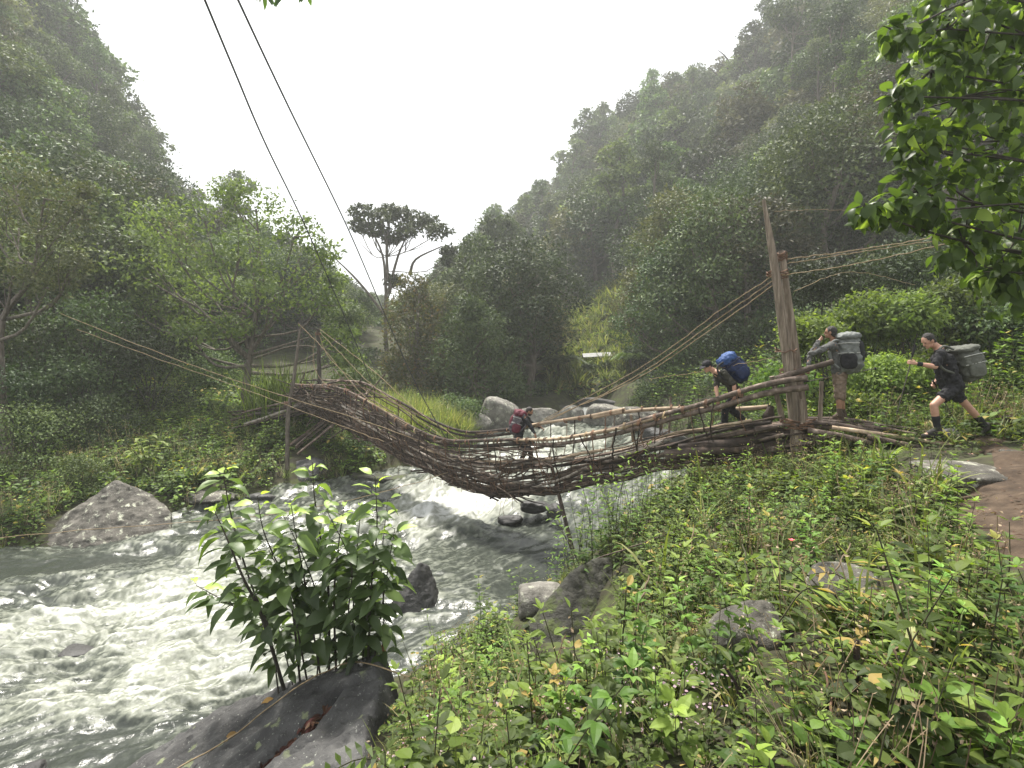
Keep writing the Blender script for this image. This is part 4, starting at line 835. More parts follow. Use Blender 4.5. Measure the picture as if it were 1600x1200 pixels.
# ferns and palm by the stream
def frond_plant(name, label, base, H, nf, L, leafm, cat, trunk=True):
    e = empty(name, base, label, cat); st, cr = MB(), MB()
    if trunk: tube(st, spline([(0, 0, -.3), (.05, 0, H * .5), (0, .05, H)], 8), np.linspace(.12, .08, 8), 7, knob=.2)
    for k in range(nf):
        a = 2 * PI * k / nf + rng.uniform(-.2, .2); h = V3(math.cos(a), math.sin(a), 0); l = L * rng.uniform(.8, 1.1)
        P = spline([(0, 0, H), h * l * .45 + V3(0, 0, H + l * .30), h * l * .95 + V3(0, 0, H + l * .02)], 14); tube(cr, P, np.linspace(.02, .006, 14), 4)
        sd_ = V3(-h[1], h[0], 0)
        for i in range(2, 14):
            w = l * .3 * math.sin(PI * (i / 14) ** .8) + .05
            for s_ in (-1, 1):
                for q in (0, .5):
                    p = P[i] * (1 - q) + P[i-1] * q; leaves(cr, [p], [sd_ * s_ + h * .45 + V3(0, 0, -.25)], [V3(0, 0, 1)], w, .09 * L, T_DIA)
    if trunk: link('trunk', st.mesh('trunk', M['bark_dark'], True), e)
    link('fronds' if trunk else 'foliage', cr.mesh('foliage', M[leafm]), e); return e
frond_plant('tree_fern', 'spreading tree fern right above the hunched hiker', gpt(872, 40), 1.6, 11, 2.3, 'leaf_pale', 'fern')
frond_plant('tree_fern', 'smaller tree fern below the far grassy slope', gpt(985, 38), 1.2, 10, 1.7, 'leaf_mid', 'fern')
frond_plant('palm', 'small palm with upright fronds below the pale tree', gpt(1050, 44), 4.5, 9, 2.2, 'leaf_bright', 'palm')
# lianas on the slope across the river
for (pts_, lab) in [([(60,190),(65,215),(80,245)], 'short pale liana hanging highest on the slope across the river'), ([(55,205),(62,225),(78,210),(75,185)], 'looped pale liana on the slope across the river'), ([(100,205),(99,230),(98,258)], 'straight pale liana right of the looped one'), ([(132,205),(130,235),(131,262)], 'long wavy pale liana hanging from the dark trees across the river'), ([(4,120),(8,160),(16,195)], 'thin liana hanging near the picture edge across the river')]:
    mb = MB(); P = spline([W(a, c, 58) for a, c in pts_], 16) + rng.normal(size=(16, 3)) * .05; tube(mb, P, .045, 5); tag(mb.obj('liana', M['bark']), lab, 'vine')
# pale sheet-metal shelter on the grassy slope
_d = min(np.arange(40, 72, .5), key=lambda d: abs(560 - 800 * gz((932 - 800) / 800 * d, d) / d - 571)); _q = gpt(932, _d); print('shelter', _q)
e = empty('shelter', _q + V3(0, 0, .55), 'low pale sheet-roofed shelter half hidden on the far grassy slope', 'shelter')
mb = MB()
for s_ in (-1, 1):
    mb.add([(-1.9, 0, .75), (1.9, .1, .95), (1.9, s_ * 1.1, .45), (-1.9, s_ * 1.1, .25), (-1.9, 0, .80), (1.9, .1, 1.0), (1.9, s_ * 1.1, .5), (-1.9, s_ * 1.1, .3)], [(0,1,2,3),(4,5,6,7),(0,1,5,4),(1,2,6,5),(2,3,7,6),(3,0,4,7)])
link('roof', mb.mesh('roof', M['white_sheet']), e)
for (x, y) in [(-1.7, -.9), (1.7, -.9), (-1.7, .9), (1.7, .9)]:
    mb = MB(); tube(mb, [(x, y, -1.2), (x, y, .33 if x < 0 else .5)], .06, 6); link('post', mb.mesh('post', M['bark']), e)
e.scale = (.62, .62, .62)
for (px, py, r, lab) in [(922, 572, 11, 'small rounded bush half hiding the sheet roof'), (946, 571, 9, 'smaller bush at the end of the sheet roof')]: shrub('shrub', lab, px, py, r, _d - 2, 'leaf_mid', L=.2, ns=120)
# ================================================================== THE STICK BRIDGE
BA, BB = V3(5.4, 9.9, 0), V3(-8.0, 20.0, 0)
B_T = (BB - BA) / np.linalg.norm(BB - BA); B_N = V3(.6, .8, 0)       # across, away from the camera
_tk = [0, .07, .13, .2, .3, .41, .5, .55, .62, .7, .78, .85, .93, 1.0]
_dk = [-1.24, -1.38, -1.65, -2.12, -2.58, -2.94, -3.04, -3.0, -2.76, -2.32, -1.98, -1.72, -1.5, -1.4]
_rk = [-.33, -.80, -1.15, -1.58, -1.98, -2.22, -2.36, -2.38, -2.12, -1.62, -1.22, -1.0, -.98, -1.02]
_fk = [-.95, -1.08, -1.13, -1.2, -1.55, -2.0, -2.24, -2.30, -2.05, -1.52, -1.12, -.9, -.86, -.9]
_hk = [-1.85, -2.0, -2.25, -2.7, -3.3, -3.72, -3.78, -3.6, -3.35, -3.1, -2.75, -2.5, -2.25, -2.0]
def b_at(tab, t):
    t = np.asarray(t, dtype=float); s = 0
    for d in (-.035, -.0175, 0, .0175, .035): s = s + np.interp(t + d, _tk, tab)
    return s / 5
BW = .48
def b_pt(t, q, jz=0., jw=0.):
    """q runs over the basket's section: 0 near handrail, .5 bottom, 1 far handrail"""
    t = np.asarray(t, dtype=float); q = np.asarray(q, dtype=float) + 0 * t
    rail = b_at(_rk, t) * (1 - q) + b_at(_fk, t) * q; bot = b_at(_hk, t)
    rail = rail + .05 * noise3(np.stack([t * 9, 0 * t + 3, 0 * t], -1)); bot = bot + .14 * noise3(np.stack([t * 13, 0 * t + 7, q * 3], -1))
    p = BA + (BB - BA) * t[..., None]; c = np.abs(2 * q - 1)                 # 1 at a rail, 0 at the keel
    across = np.sign(q - .5) * BW * np.clip(1.55 * c, 0, 1) ** .8 * (.82 + .18 * c)
    p = p + B_N * (across + jw)[..., None]; p[..., 2] = rail + (bot - rail) * np.clip(1.18 * (1 - c), 0, 1) + jz - .05 * np.clip(1 - 3 * c, 0, 1)
    return p
def d_pt(t, w):
    t = np.asarray(t, dtype=float); p = BA + (BB - BA) * t[..., None] + B_N * (np.asarray(w) + 0 * t)[..., None]; p[..., 2] = b_at(_dk, t); return p
bridge = empty('stick_bridge', V3(-1.3, 15, -3.0), 'sagging footbridge woven from sticks and vines over the rapids', 'footbridge')
BL = np.array(bridge.location)
def bpart(name, mat, P, r, sides=6, knob=.12, label=None, tint=None):
    mb = MB(); tube(mb, np.asarray(P) - BL, r, sides, 0, rng.uniform(-.2, 1.9) if tint is None else tint, True, knob)
    o = link(name, mb.mesh(name, M[mat], True), bridge)
    if label: o['label'] = label
    return o
def pole_path(t0, t1, q, n=12, jit=.02, jq=.02):
    t = np.linspace(t0, t1, n); qq = q + jq * 1.2 * np.linspace(rng.normal(), rng.normal(), n)
    p = b_pt(t, np.clip(qq, -.03, 1.03)); k = np.linspace(0, 3, n)
    w = np.stack([noise3(np.stack([k + rng.uniform(0, 99), 0 * k + j, 0 * k], -1)) for j in range(3)], -1)
    return p + w * jit
MIX = ['stick', 'stick', 'stick_pale', 'stick_dark', 'stick', 'bamboo']
# handrails: long poles lashed end to end
for (t0, t1, q, r, dz, mt) in [(-.02, .22, .0, .042, .02, 'stick'), (-.02, .2, .02, .045, -.09, 'stick'), (.12, .42, .0, .034, .0, 'bamboo'), (.16, .40, .02, .036, -.07, 'stick'), (.36, .66, .0, .036, .03, 'stick'), (.34, .60, .02, .042, -.05, 'stick'), (.58, .82, .0, .03, .02, 'bamboo'), (.62, 1.0, .01, .032, -.03, 'stick'), (.74, 1.02, .0, .03, .03, 'stick'),
                              (.03, .27, 1., .036, .0, 'bamboo'), (.22, .5, 1., .032, .02, 'bamboo'), (.42, .72, 1., .034, .03, 'stick'), (.4, .66, .98, .03, -.04, 'stick'), (.64, .9, 1., .03, .02, 'stick'), (.66, 1.0, .98, .03, -.05, 'bamboo'), (.8, 1.02, 1., .03, .05, 'stick')]:
    r *= 1.35; P = pole_path(t0, t1, q, 16, .03, .004); P[:, 2] += dz; bpart('handrail', mt, P, np.linspace(r, r * .8, 16), 8)
# side and belly sticks
nside = 0
more = MB(); more_d = MB()
def side_stick(t0, t1, q, r, mt, jit=.085):
    global nside
    P = pole_path(t0, t1, q, 10, jit, .075 if rng.random() < .35 else .022)
    tm = (t0 + t1) / 2
    if tm < .33 and P[5, 2] > float(b_at(_dk, tm)) + .10 and rng.random() < .93: return
    if nside < 92: bpart('side_stick', mt, P, np.linspace(r, r * .65, 10), 6); nside += 1
    else: tube(more_d if mt == 'stick_dark' else more, P - BL, np.linspace(r, r * .65, 10), 5, 0, rng.uniform(-.2, 2.2), True, .16)
for q in np.linspace(.06, .48, 26):                       # near side: shows most
    t = -.02 + rng.uniform(0, .08)
    while t < .98:
        ln = rng.uniform(.09, .30)
        dense = q > .24 or t > .5
        if dense or rng.random() < .6: side_stick(t, min(t + ln, 1.02), q + rng.normal() * .012, rng.uniform(.02, .045), str(rng.choice(MIX)))
        t += ln * rng.uniform(.5, .8)
for q in np.linspace(.06, .46, 20):
    t = .46 + rng.uniform(0, .08)
    while t < .98:
        ln = rng.uniform(.16, .3); side_stick(t, min(t + ln, 1.02), q + rng.normal() * .014, rng.uniform(.018, .042), str(rng.choice(MIX))); t += ln * rng.uniform(.5, .8)
for q in np.linspace(.52, .94, 10):
    t = .02 + rng.uniform(0, .08)
    while t < .98:
        ln = rng.uniform(.18, .36)
        if q < .72 or t > .52 or rng.random() < .35: side_stick(t, min(t + ln, 1.02), q + rng.normal() * .012, rng.uniform(.016, .03), str(rng.choice(MIX)))
        t += ln * rng.uniform(.6, .95)
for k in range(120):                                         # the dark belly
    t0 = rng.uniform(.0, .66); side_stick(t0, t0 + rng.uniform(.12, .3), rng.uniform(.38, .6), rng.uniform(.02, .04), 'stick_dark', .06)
for k in range(16):
    t0 = rng.uniform(.32, .44); side_stick(t0, t0 + rng.uniform(.08, .16), rng.uniform(.10, .30), rng.uniform(.018, .03), 'stick')
for k in range(30):                                         # broken ends hanging out at the lowest point
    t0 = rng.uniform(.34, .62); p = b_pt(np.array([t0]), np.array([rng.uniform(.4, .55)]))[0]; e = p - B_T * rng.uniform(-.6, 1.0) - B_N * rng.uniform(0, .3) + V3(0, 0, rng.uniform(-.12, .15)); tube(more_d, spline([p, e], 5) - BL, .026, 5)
for k in range(120):                                         # strays that poke out of the weave
    t = rng.uniform(.30, 1.0); q = rng.uniform(.02, .45); a = b_pt(np.array([t]), np.array([q]))[0]; dv = B_T * rng.choice([-1, 1]) * rng.uniform(.35, 1.1) - B_N * rng.uniform(-.1, .35) + V3(0, 0, rng.uniform(-.30, .32)); tube(more if k % 2 else more_d, spline([a, a + dv * .5 + rng.normal(size=3) * .05, a + dv], 6) - BL, np.linspace(.022, .01, 6), 5, 0, rng.uniform(0, 2.2), True, .15)
for k in range(95):                                         # the ravelled far landing
    t = rng.uniform(.82, 1.03); a = b_pt(np.array([t]), np.array([rng.uniform(0, 1)]))[0] + V3(0, 0, rng.uniform(-.2, .25)); dv = B_T * rng.uniform(-1.2, 1.0) + B_N * rng.normal() * .35 + V3(0, 0, rng.normal() * .28); tube(more if k % 2 else more_d, spline([a - dv, a + rng.normal(size=3) * .08, a + dv * .8], 7) - BL, np.linspace(.03, .014, 7), 5, 0, rng.uniform(0, 2.2), True, .15)
# walkway
nd_ = 0
for w in np.linspace(-.26, .26, 8):
    t = -.01 + rng.uniform(0, .05)
    while t < .99:
        ln = rng.uniform(.16, .32); tt = np.linspace(t, min(t + ln, 1.01), 10); P = d_pt(tt, w + rng.normal() * .02); P[:, 2] += .02 * noise3(np.stack([tt * 30, 0 * tt + w * 9, 0 * tt], -1))
        r = rng.uniform(.02, .034); bpart('deck_pole', str(rng.choice(['stick', 'stick', 'bamboo', 'stick_dark'])), P, np.linspace(r, r * .8, 10)); t += ln * rng.uniform(.7, .95)
# uprights and lashings
ntie = 0; lash = MB()
def vine_wrap(c, ax, R, turns, r, mt):
    """a lashing: a vine wound several times round a pole"""
    global ntie
    n = int(turns * 9) + 2; an = np.linspace(0, 2 * PI * turns, n); ax = nrm(ax); u = nrm(np.cross(ax, V3(0, 0, 1) + .01)); v = np.cross(ax, u)
    P = c + (np.cos(an)[:, None] * u + np.sin(an)[:, None] * v) * (R * (1 + .06 * rng.normal(size=n)))[:, None] + ax * np.linspace(-.5, .5, n)[:, None] * turns * r * 2.6
    if ntie < 95: bpart('vine_lashing', mt, P, r, 5, 0); ntie += 1
    else: tube(lash, P - BL, r, 5, 0, rng.uniform(.2, .8))
for t in np.concatenate([np.linspace(.05, .48, 22), np.linspace(.5, .97, 20)]):
    t = t + rng.normal() * .006
    c = b_pt(np.array([t]), np.array([0.]))[0] + V3(0, 0, -.02); vine_wrap(c, B_T + V3(0, 0, rng.normal() * .2), .085, rng.uniform(2, 4), .007, 'vine_red' if rng.random() < .7 else 'vine_tan')
    if rng.random() < .6:
        c = b_pt(np.array([t]), np.array([1.]))[0]; vine_wrap(c, B_T, .06, rng.uniform(1.5, 3), .007, 'vine_red')
    # the upright below it follows the section round to the other rail
    q = np.linspace(0.0, .5 if rng.random() < .5 else 1.0, 14); tt = t + .012 * np.linspace(rng.normal(), rng.normal(), 14)
    P = b_pt(tt, q) - B_N * (BW * .12 * np.cos(PI * q))[:, None] + rng.normal(size=(14, 3)) * .012
    rr = rng.uniform(.008, .02); tube(lash if rr < .014 else more_d, P - BL, rr, 5, 0, rng.uniform(.1, .9))
for k in range(150):                                        # loose ties and fibres
    t = rng.uniform(.12, .95); q0 = rng.uniform(0, .4); q = np.linspace(q0, q0 + rng.uniform(.06, .28), 7)
    P = b_pt(t + np.linspace(0, rng.normal() * .02, 7), q, 0) - B_N * .05 + rng.normal(size=(7, 3)) * .015
    tube(lash, P - BL, rng.uniform(.004, .009), 4, 0, rng.uniform(.1, .9))
for k in range(60):
    t = rng.uniform(.1, .9); p = b_pt(np.array([t]), np.array([rng.uniform(.1, .5)]))[0] - B_N * .06; e = p + V3(rng.normal() * .08, rng.normal() * .08, -rng.uniform(.15, .7)); tube(lash, spline([p, (p + e) / 2 + rng.normal(size=3) * .05, e], 6) - BL, .005, 4, 0, rng.uniform(.1, .9))
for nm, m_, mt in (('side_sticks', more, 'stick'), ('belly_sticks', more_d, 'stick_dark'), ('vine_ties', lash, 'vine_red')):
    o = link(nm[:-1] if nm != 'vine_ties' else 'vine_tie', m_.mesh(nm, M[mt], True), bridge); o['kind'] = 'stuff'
# heavy end logs and ramp on the near side
for (a, b, c, r, mt) in [((1062, 703), (1150, 692), (1262, 668), .13, 'stick_dark'), ((1040, 712), (1150, 700), (1275, 690), .12, 'stick_dark'), ((1180, 672), (1240, 664), (1300, 668), .07, 'stick'), ((1090, 690), (1170, 672), (1250, 660), .06, 'stick'), ((1085, 705), (1160, 712), (1230, 722), .05, 'stick_dark'), ((1250, 690), (1300, 688), (1352, 690), .11, 'stick_dark')]:
    bpart('end_log', mt, spline([W(*a, 10.75 if a[0] < 1170 else 10), W(*b, 10.2 if b[0] < 1200 else 9.8), W(*c, 9.75)], 12), np.linspace(r, r * .85, 12), 10, .08)
for (a, b, c, r, mt, w) in [((1256, 655), (1325, 656), (1392, 668), .05, 'stick', .35), ((1330, 662), (1420, 670), (1500, 686), .036, 'stick_dark', .3), ((1250, 660), (1310, 664), (1375, 676), .05, 'stick', -.1), ((1300, 668), (1400, 682), (1530, 703), .04, 'bamboo', -.2), ((1345, 672), (1430, 686), (1545, 700), .045, 'stick', 0), ((1262, 672), (1310, 680), (1362, 692), .05, 'stick', -.35), ((1355, 682), (1420, 696), (1500, 714), .05, 'stick_dark', -.35), ((1340, 664), (1440, 680), (1520, 694), .035, 'stick', .15), ((1180, 664), (1290, 658), (1400, 672), .04, 'stick', .2)]:
    dd = lambda px: np.interp(px, [1180, 1250, 1540], [10.4, 9.9, 8.45]) + w
    bpart('ramp_log', mt, spline([W(a[0], a[1], dd(a[0])), W(b[0], b[1], dd(b[0])), W(c[0], c[1], dd(c[0]))], 12), np.linspace(r, r * .8, 12), 8, .12)
# lashed bundle that props the far landing
for k in range(9):
    a = W(452 + rng.uniform(-4, 14), 702 + rng.uniform(-8, 8), 18.3 + rng.uniform(-.4, .6)); b = W(545 + rng.uniform(-22, 22), 632 + rng.uniform(-8, 10), 19.2 + rng.uniform(-.5, .6)); bpart('prop_stick', str(rng.choice(MIX[:5])), spline([a, b], 6), rng.uniform(.025, .05))
for k in range(12):
    a = W(362 + rng.uniform(-6, 40), 655 + rng.uniform(-12, 16), 20.5 + rng.uniform(-.7, .7)); b = W(505 + rng.uniform(-25, 25), 625 + rng.uniform(-14, 20), 19.7 + rng.uniform(-.5, .5)); bpart('landing_stick', str(rng.choice(MIX[:5])), spline([a, (a + b) / 2 + V3(0, 0, rng.normal() * .1), b], 7), rng.uniform(.025, .06))
for (a, b) in [((560, 632), (602, 584)), ((990, 690), (985, 650)), ((1010, 655), (996, 700)), ((1045, 690), (1048, 620))]:
    bpart('stub_stick', 'stick', spline([W(*a, 18 if a[0] < 700 else 11.8), W(*b, 18 if a[0] < 700 else 11.9)], 5), .025)

# ------------------------------------------------------------------ posts
def post(name, label, cat, poles, mat='post_wood', bind=(), kn=.14):
    loc = poles[0][0][0]; e = empty(name, loc, label, cat)
    for P, R in poles:
        mb = MB(); n = 18; tube(mb, spline(P, n) - loc, np.interp(np.linspace(0, 1, n), np.linspace(0, 1, len(R)), R), 12, 0, .5, True, kn); link('log' if len(poles) > 1 else 'shaft', mb.mesh('log', M[mat], True), e)
    for (c, R, turns, sq) in bind:
        mb = MB(); n = int(turns * 14); an = np.linspace(0, 2 * PI * turns, n); P = np.stack([R * sq * np.cos(an), R * np.sin(an), np.linspace(-.012 * turns, .012 * turns, n) + .02 * rng.normal(size=n)], -1) + c - loc
        tube(mb, P, .012, 5); link('rope_binding', mb.mesh('rope_binding', M['vine_red'], True), e)
    return e
post('log_post', 'tall post of two weathered logs bound together at the near end of the bridge', 'post',
     [([W(1247, 745, 9.75), W(1240, 640, 9.75), W(1222, 500, 9.75), W(1208, 400, 9.75), W(1193, 312, 9.75)], [.108, .098, .088, .072, .028]), ([W(1259, 745, 9.98), W(1254, 640, 9.98), W(1236, 500, 9.98), W(1221, 392, 9.98)], [.08, .075, .068, .055])],
     bind=[(W(1215, 428, 9.85), .15, 4, 1.3), (W(1238, 582, 9.85), .18, 6, 1.25), (W(1246, 662, 9.85), .24, 7, 1.3), (W(1222, 402, 9.98), .085, 5, 1), (W(1228, 548, 9.8), .15, 1.5, 1.3)])
b1 = gpt(449, 17.6)
post('leaning_pole', 'slender pole leaning beside the far bridge landing', 'post', [([b1 - V3(0, 0, .2), W(450, 650, 17.6), W(460, 585, 17.6), W(469, 512, 17.6)], [.075, .065, .055, .04])], 'bark', bind=[(W(449, 630, 17.6), .09, 4, 1)])
post('rear_pole', 'dark upright pole behind the leaning pole at the far bridge landing', 'post', [([gpt(500, 20.2) - V3(0, 0, .1), W(499, 580, 20.2), W(497, 514, 20.2)], [.08, .075, .07])], 'bark_dark', bind=[(W(497, 522, 20.2), .1, 4, 1)])
post('stake', 'short tilted stake propping the handrail left of the log post', 'post', [([W(1226, 668, 9.9), W(1206, 588, 9.85)], [.05, .045])])
post('stake', 'thin reddish stake standing just right of the log post', 'post', [([W(1281, 662, 9.75), W(1284, 596, 9.75)], [.04, .036])])
post('stake', 'short broken stake at the foot of the log post', 'post', [([W(1254, 660, 9.6), W(1252, 624, 9.6)], [.045, .042])])
post('stump', 'gnarled dark stub standing on the bridge end left of the log post', 'stump', [([W(1196, 672, 10.2), W(1200, 652, 10.2), W(1205, 634, 10.2)], [.09, .1, .06])], 'stick_dark', kn=.35)
post('stake', 'short black stake among bright shrubs near the frame edge', 'post', [([gpt(1577, 8.9) - V3(0, 0, .1), W(1573, 650, 8.9)], [.065, .06])], 'stick_dark')
post('prop', 'leaning dark prop under the near side of the bridge', 'prop', [([W(900, 880, 12.4), W(880, 800, 12.8), W(862, 728, 13.3)], [.055, .05, .045])], 'stick')
post('stick', 'short pale broken stick pointing up from the bridge beside the waterfall', 'stick', [([W(990, 690, 11.6), W(986, 648, 11.6)], [.045, .03])], 'bamboo')
post('rail_pole', 'pale hewn rail tied to the log post beside the grey-shirted hiker', 'pole', [([W(1212, 592, 9.7), W(1250, 580, 9.5), W(1302, 565, 9.3)], [.055, .055, .05])], 'stick')

# ------------------------------------------------------------------ cables, ropes, vines
def rope(name, label, pts_, r, mat, n=40, cat='rope', group=None, sides=6, wob=0.):
    P = spline(pts_, n)
    if wob: P = P + np.stack([noise3(np.stack([np.arange(n) * .35 + 40 * j, np.zeros(n) + r * 1000, np.zeros(n)], -1)) for j in range(3)], -1) * wob
    mb = MB(); loc = P[0].copy(); tube(mb, P - loc, r * (.78 if name == 'vine_rope' else 1), sides); o = mb.obj(name, M[mat], smooth=True); o.location = [float(q) for q in loc]; return tag(o, label, cat, group)
rope('cable', 'dark overhead cable ending nearest the landing poles, lower of the pair', [W(265, -130, 5.2), W(320, 0, 6.3), W(366, 110, 7.4), W(415, 225, 8.8), W(480, 360, 11.2), W(545, 510, 14.6), W(580, 595, 17.3)], .0145, 'cable', 70, 'cable')
rope('cable', 'dark overhead cable ending at mid bridge, upper of the pair', [W(322, -110, 5.2), W(372, 0, 6.3), W(450, 165, 8.0), W(545, 360, 11.0), W(605, 500, 13.7), W(655, 610, 15.2), W(705, 700, 15.6)], .0145, 'cable', 70, 'cable')
for (pts_, r, lab) in [
    ([(1212, 428, 9.75), (1130, 482, 10.6), (1000, 575, 12.2), (850, 655, 14)], .011, 'tan vine rope from the log post to the bridge, upper strand'),
    ([(1214, 434, 9.75), (1120, 500, 10.7), (990, 590, 12.4), (835, 668, 14.2)], .013, 'tan vine rope from the log post to the bridge, middle strand'),
    ([(1216, 440, 9.8), (1115, 512, 10.8), (980, 600, 12.5), (815, 672, 14.3)], .013, 'thicker tan vine rope from the log post to the bridge, lowest strand'),
    ([(1228, 405, 9.95), (1330, 392, 9.6), (1480, 368, 9.2)], .013, 'uppermost of three tan vine ropes running back from the log post'),
    ([(1230, 412, 9.95), (1330, 396, 9.7), (1485, 372, 9.3)], .010, 'middle one of three tan vine ropes running back from the log post'),
    ([(1222, 430, 9.75), (1340, 412, 9.4), (1500, 376, 9.0)], .012, 'lowest of three tan vine ropes running back from the log post'),
    ([(1210, 330, 9.8), (1300, 328, 9.9), (1420, 340, 10)], .006, 'thin wire leading from the top of the log post into the trees'),
    ([(1015, 592, 12.6), (1100, 580, 11), (1210, 558, 9.7)], .007, 'thin pale line crossing in front of the crouching hiker'),
    ([(1240, 455, 10), (1330, 425, 11), (1430, 445, 13)], .007, 'slack thin vine behind the log post'),
    ([(95, 490, 17), (250, 552, 16.8), (400, 605, 16.8), (560, 655, 16.2), (660, 690, 15.4)], .012, 'long yellow vine rope crossing in front of the spreading tree, upper strand'),
    ([(120, 515, 17), (260, 565, 16.6), (400, 615, 16.4), (540, 668, 15.9), (600, 690, 15.6)], .010, 'long yellow vine rope crossing in front of the spreading tree, lower strand'),
    ([(466, 505, 17.6), (510, 550, 17.2), (570, 620, 16.6), (650, 670, 15.6)], .012, 'reddish vine rope from the leaning pole down to the bridge'),
    ([(499, 514, 20.2), (540, 545, 19.2), (590, 585, 17.8), (650, 640, 16.4), (722, 690, 15.4)], .011, 'pale vine rope from the rear pole reaching farthest along the bridge'),
    ([(498, 518, 20.2), (530, 550, 19.2), (580, 600, 17.8), (690, 682, 15.6)], .010, 'pale vine rope from the rear pole ending short of mid bridge'),
    ([(497, 520, 20.2), (515, 560, 19.4), (560, 600, 18.4), (600, 640, 17.3)], .009, 'short pale vine rope slanting off the rear pole'),
    ([(493, 522, 20.2), (490, 570, 19.8), (512, 605, 19.2), (545, 640, 18.4)], .008, 'slack vine hanging close to the rear pole'),
    ([(488, 540, 20.0), (496, 585, 19.6), (530, 618, 18.8)], .007, 'innermost slack vine between the two landing poles'),
    ([(-60, 850, 11.0), (0, 840, 11.3), (130, 828, 12.2), (272, 818, 13.2), (430, 803, 13.9), (560, 778, 14.4), (640, 757, 14.6), (700, 738, 14.7)], .010, 'tan rope stretched low over the rapids past the wedge boulder')]:
    rope('vine_rope', lab, [W(*q) for q in pts_], r, 'vine_tan', 44, wob=.03)
# thin vine lying over the slab
P = [slab_pt(-4.6, 4.75, .03), slab_pt(-3.75, 5.15, .02), slab_pt(-3.1, 5.55, .02), slab_pt(-2.6, 5.85, .02), slab_pt(-2.2, 5.98, .03), slab_pt(-1.75, 5.85, .05), W(640, 1058, 5.3), W(700, 1080, 5.0), W(800, 1130, 4.2), W(880, 1180, 3.7), W(900, 1220, 3.5)]
rope('vine', 'thin tan vine trailing across the dark slab into the herbs', P, .0075, 'vine_tan', 70, 'vine', wob=.02)
# ================================================================== PEOPLE AND THEIR PACKS
def capsule(mb, a, b, ra, rb, sides=14):
    a = np.asarray(a, dtype=float); b = np.asarray(b, dtype=float); ax = b - a; L = np.linalg.norm(ax); ax = ax / max(L, 1e-6)
    t = np.linspace(0, PI / 2, 5)
    P = [a - ax * ra * math.cos(q) for q in t] + [b + ax * rb * math.sin(q) for q in t]
    R = [max(ra * math.sin(q), 1e-4) for q in t] + [max(rb * math.cos(q), 1e-4) for q in t]
    tube(mb, np.array(P), np.array(R), sides)
def ellipsoid(mb, c, X_, Y_, Z_, e=1., sub=14, noise=0., ns=6., tint=.5):
    """superellipsoid with half axes as vectors; e < 1 makes it boxier"""
    th = np.linspace(0, PI, sub + 1)[1:-1]; ph = np.linspace(0, 2 * PI, 2 * sub, endpoint=False); T, Pp = np.meshgrid(th, ph, indexing='ij')
    sg = lambda v: np.sign(v) * np.abs(v) ** e
    d = np.stack([sg(np.sin(T)) * sg(np.cos(Pp)), sg(np.sin(T)) * sg(np.sin(Pp)), sg(np.cos(T))], -1).reshape(-1, 3); d = np.vstack([d, [[0, 0, 1], [0, 0, -1]]])
    v = d @ np.array([X_, Y_, Z_])
    if noise: v = v * (1 + noise * fbm(v * ns + 3.3, 3))[:, None]
    v = v + c; n = 2 * sub; rr = sub - 1; idx = np.arange(rr * n).reshape(rr, n); k = np.roll(idx, -1, 1)
    base = mb.k
    mb.add(v, np.stack([idx[:-1], idx[1:], k[1:], k[:-1]], -1).reshape(-1, 4), 0, tint)
    for a in (np.stack([idx[0], k[0], np.full(n, rr * n)], -1), np.stack([k[-1], idx[-1], np.full(n, rr * n + 1)], -1)):
        mb.l.append((a + base).ravel()); mb.n.append(np.full(n, 3)); mb.m.append(np.zeros(n, int))
def hand(mb, wr, dirv, palm_n, s=1., curl=.9, side=1):
    """palm, four fingers of different lengths bent at the knuckles, thumb off the side of the palm"""
    d = nrm(dirv); n = nrm(np.asarray(palm_n) - d * np.dot(palm_n, d)); l = np.cross(d, n) * side
    pc = wr + d * .05 * s
    for k in (-1.2, -.4, .4, 1.2): capsule(mb, wr + d * .012 * s + l * k * .010 * s, wr + d * .085 * s + l * k * .019 * s, .015 * s, .0125 * s, 8)
    for k, ln in zip((-1.5, -.5, .5, 1.5), (.066, .078, .073, .056)):
        a = wr + d * .09 * s + l * k * .0195 * s; b = a + (d * math.cos(curl * .6) + n * math.sin(curl * .6)) * ln * .45 * s; c = b + (d * math.cos(curl * 1.5) + n * math.sin(curl * 1.5)) * ln * .32 * s; e = c + (d * math.cos(curl * 2.3) + n * math.sin(curl * 2.3)) * ln * .25 * s
        capsule(mb, a, b, .0098 * s, .009 * s, 8); capsule(mb, b, c, .009 * s, .0082 * s, 8); capsule(mb, c, e, .0082 * s, .007 * s, 8)
    a = wr + d * .022 * s - l * .024 * s; b = a + (d * .6 - l * .7 + n * .3) * .04 * s; c = b + (d * .7 + n * .7) * .035 * s
    capsule(mb, a, b, .0125 * s, .0105 * s, 8); capsule(mb, b, c, .0105 * s, .008 * s, 8)
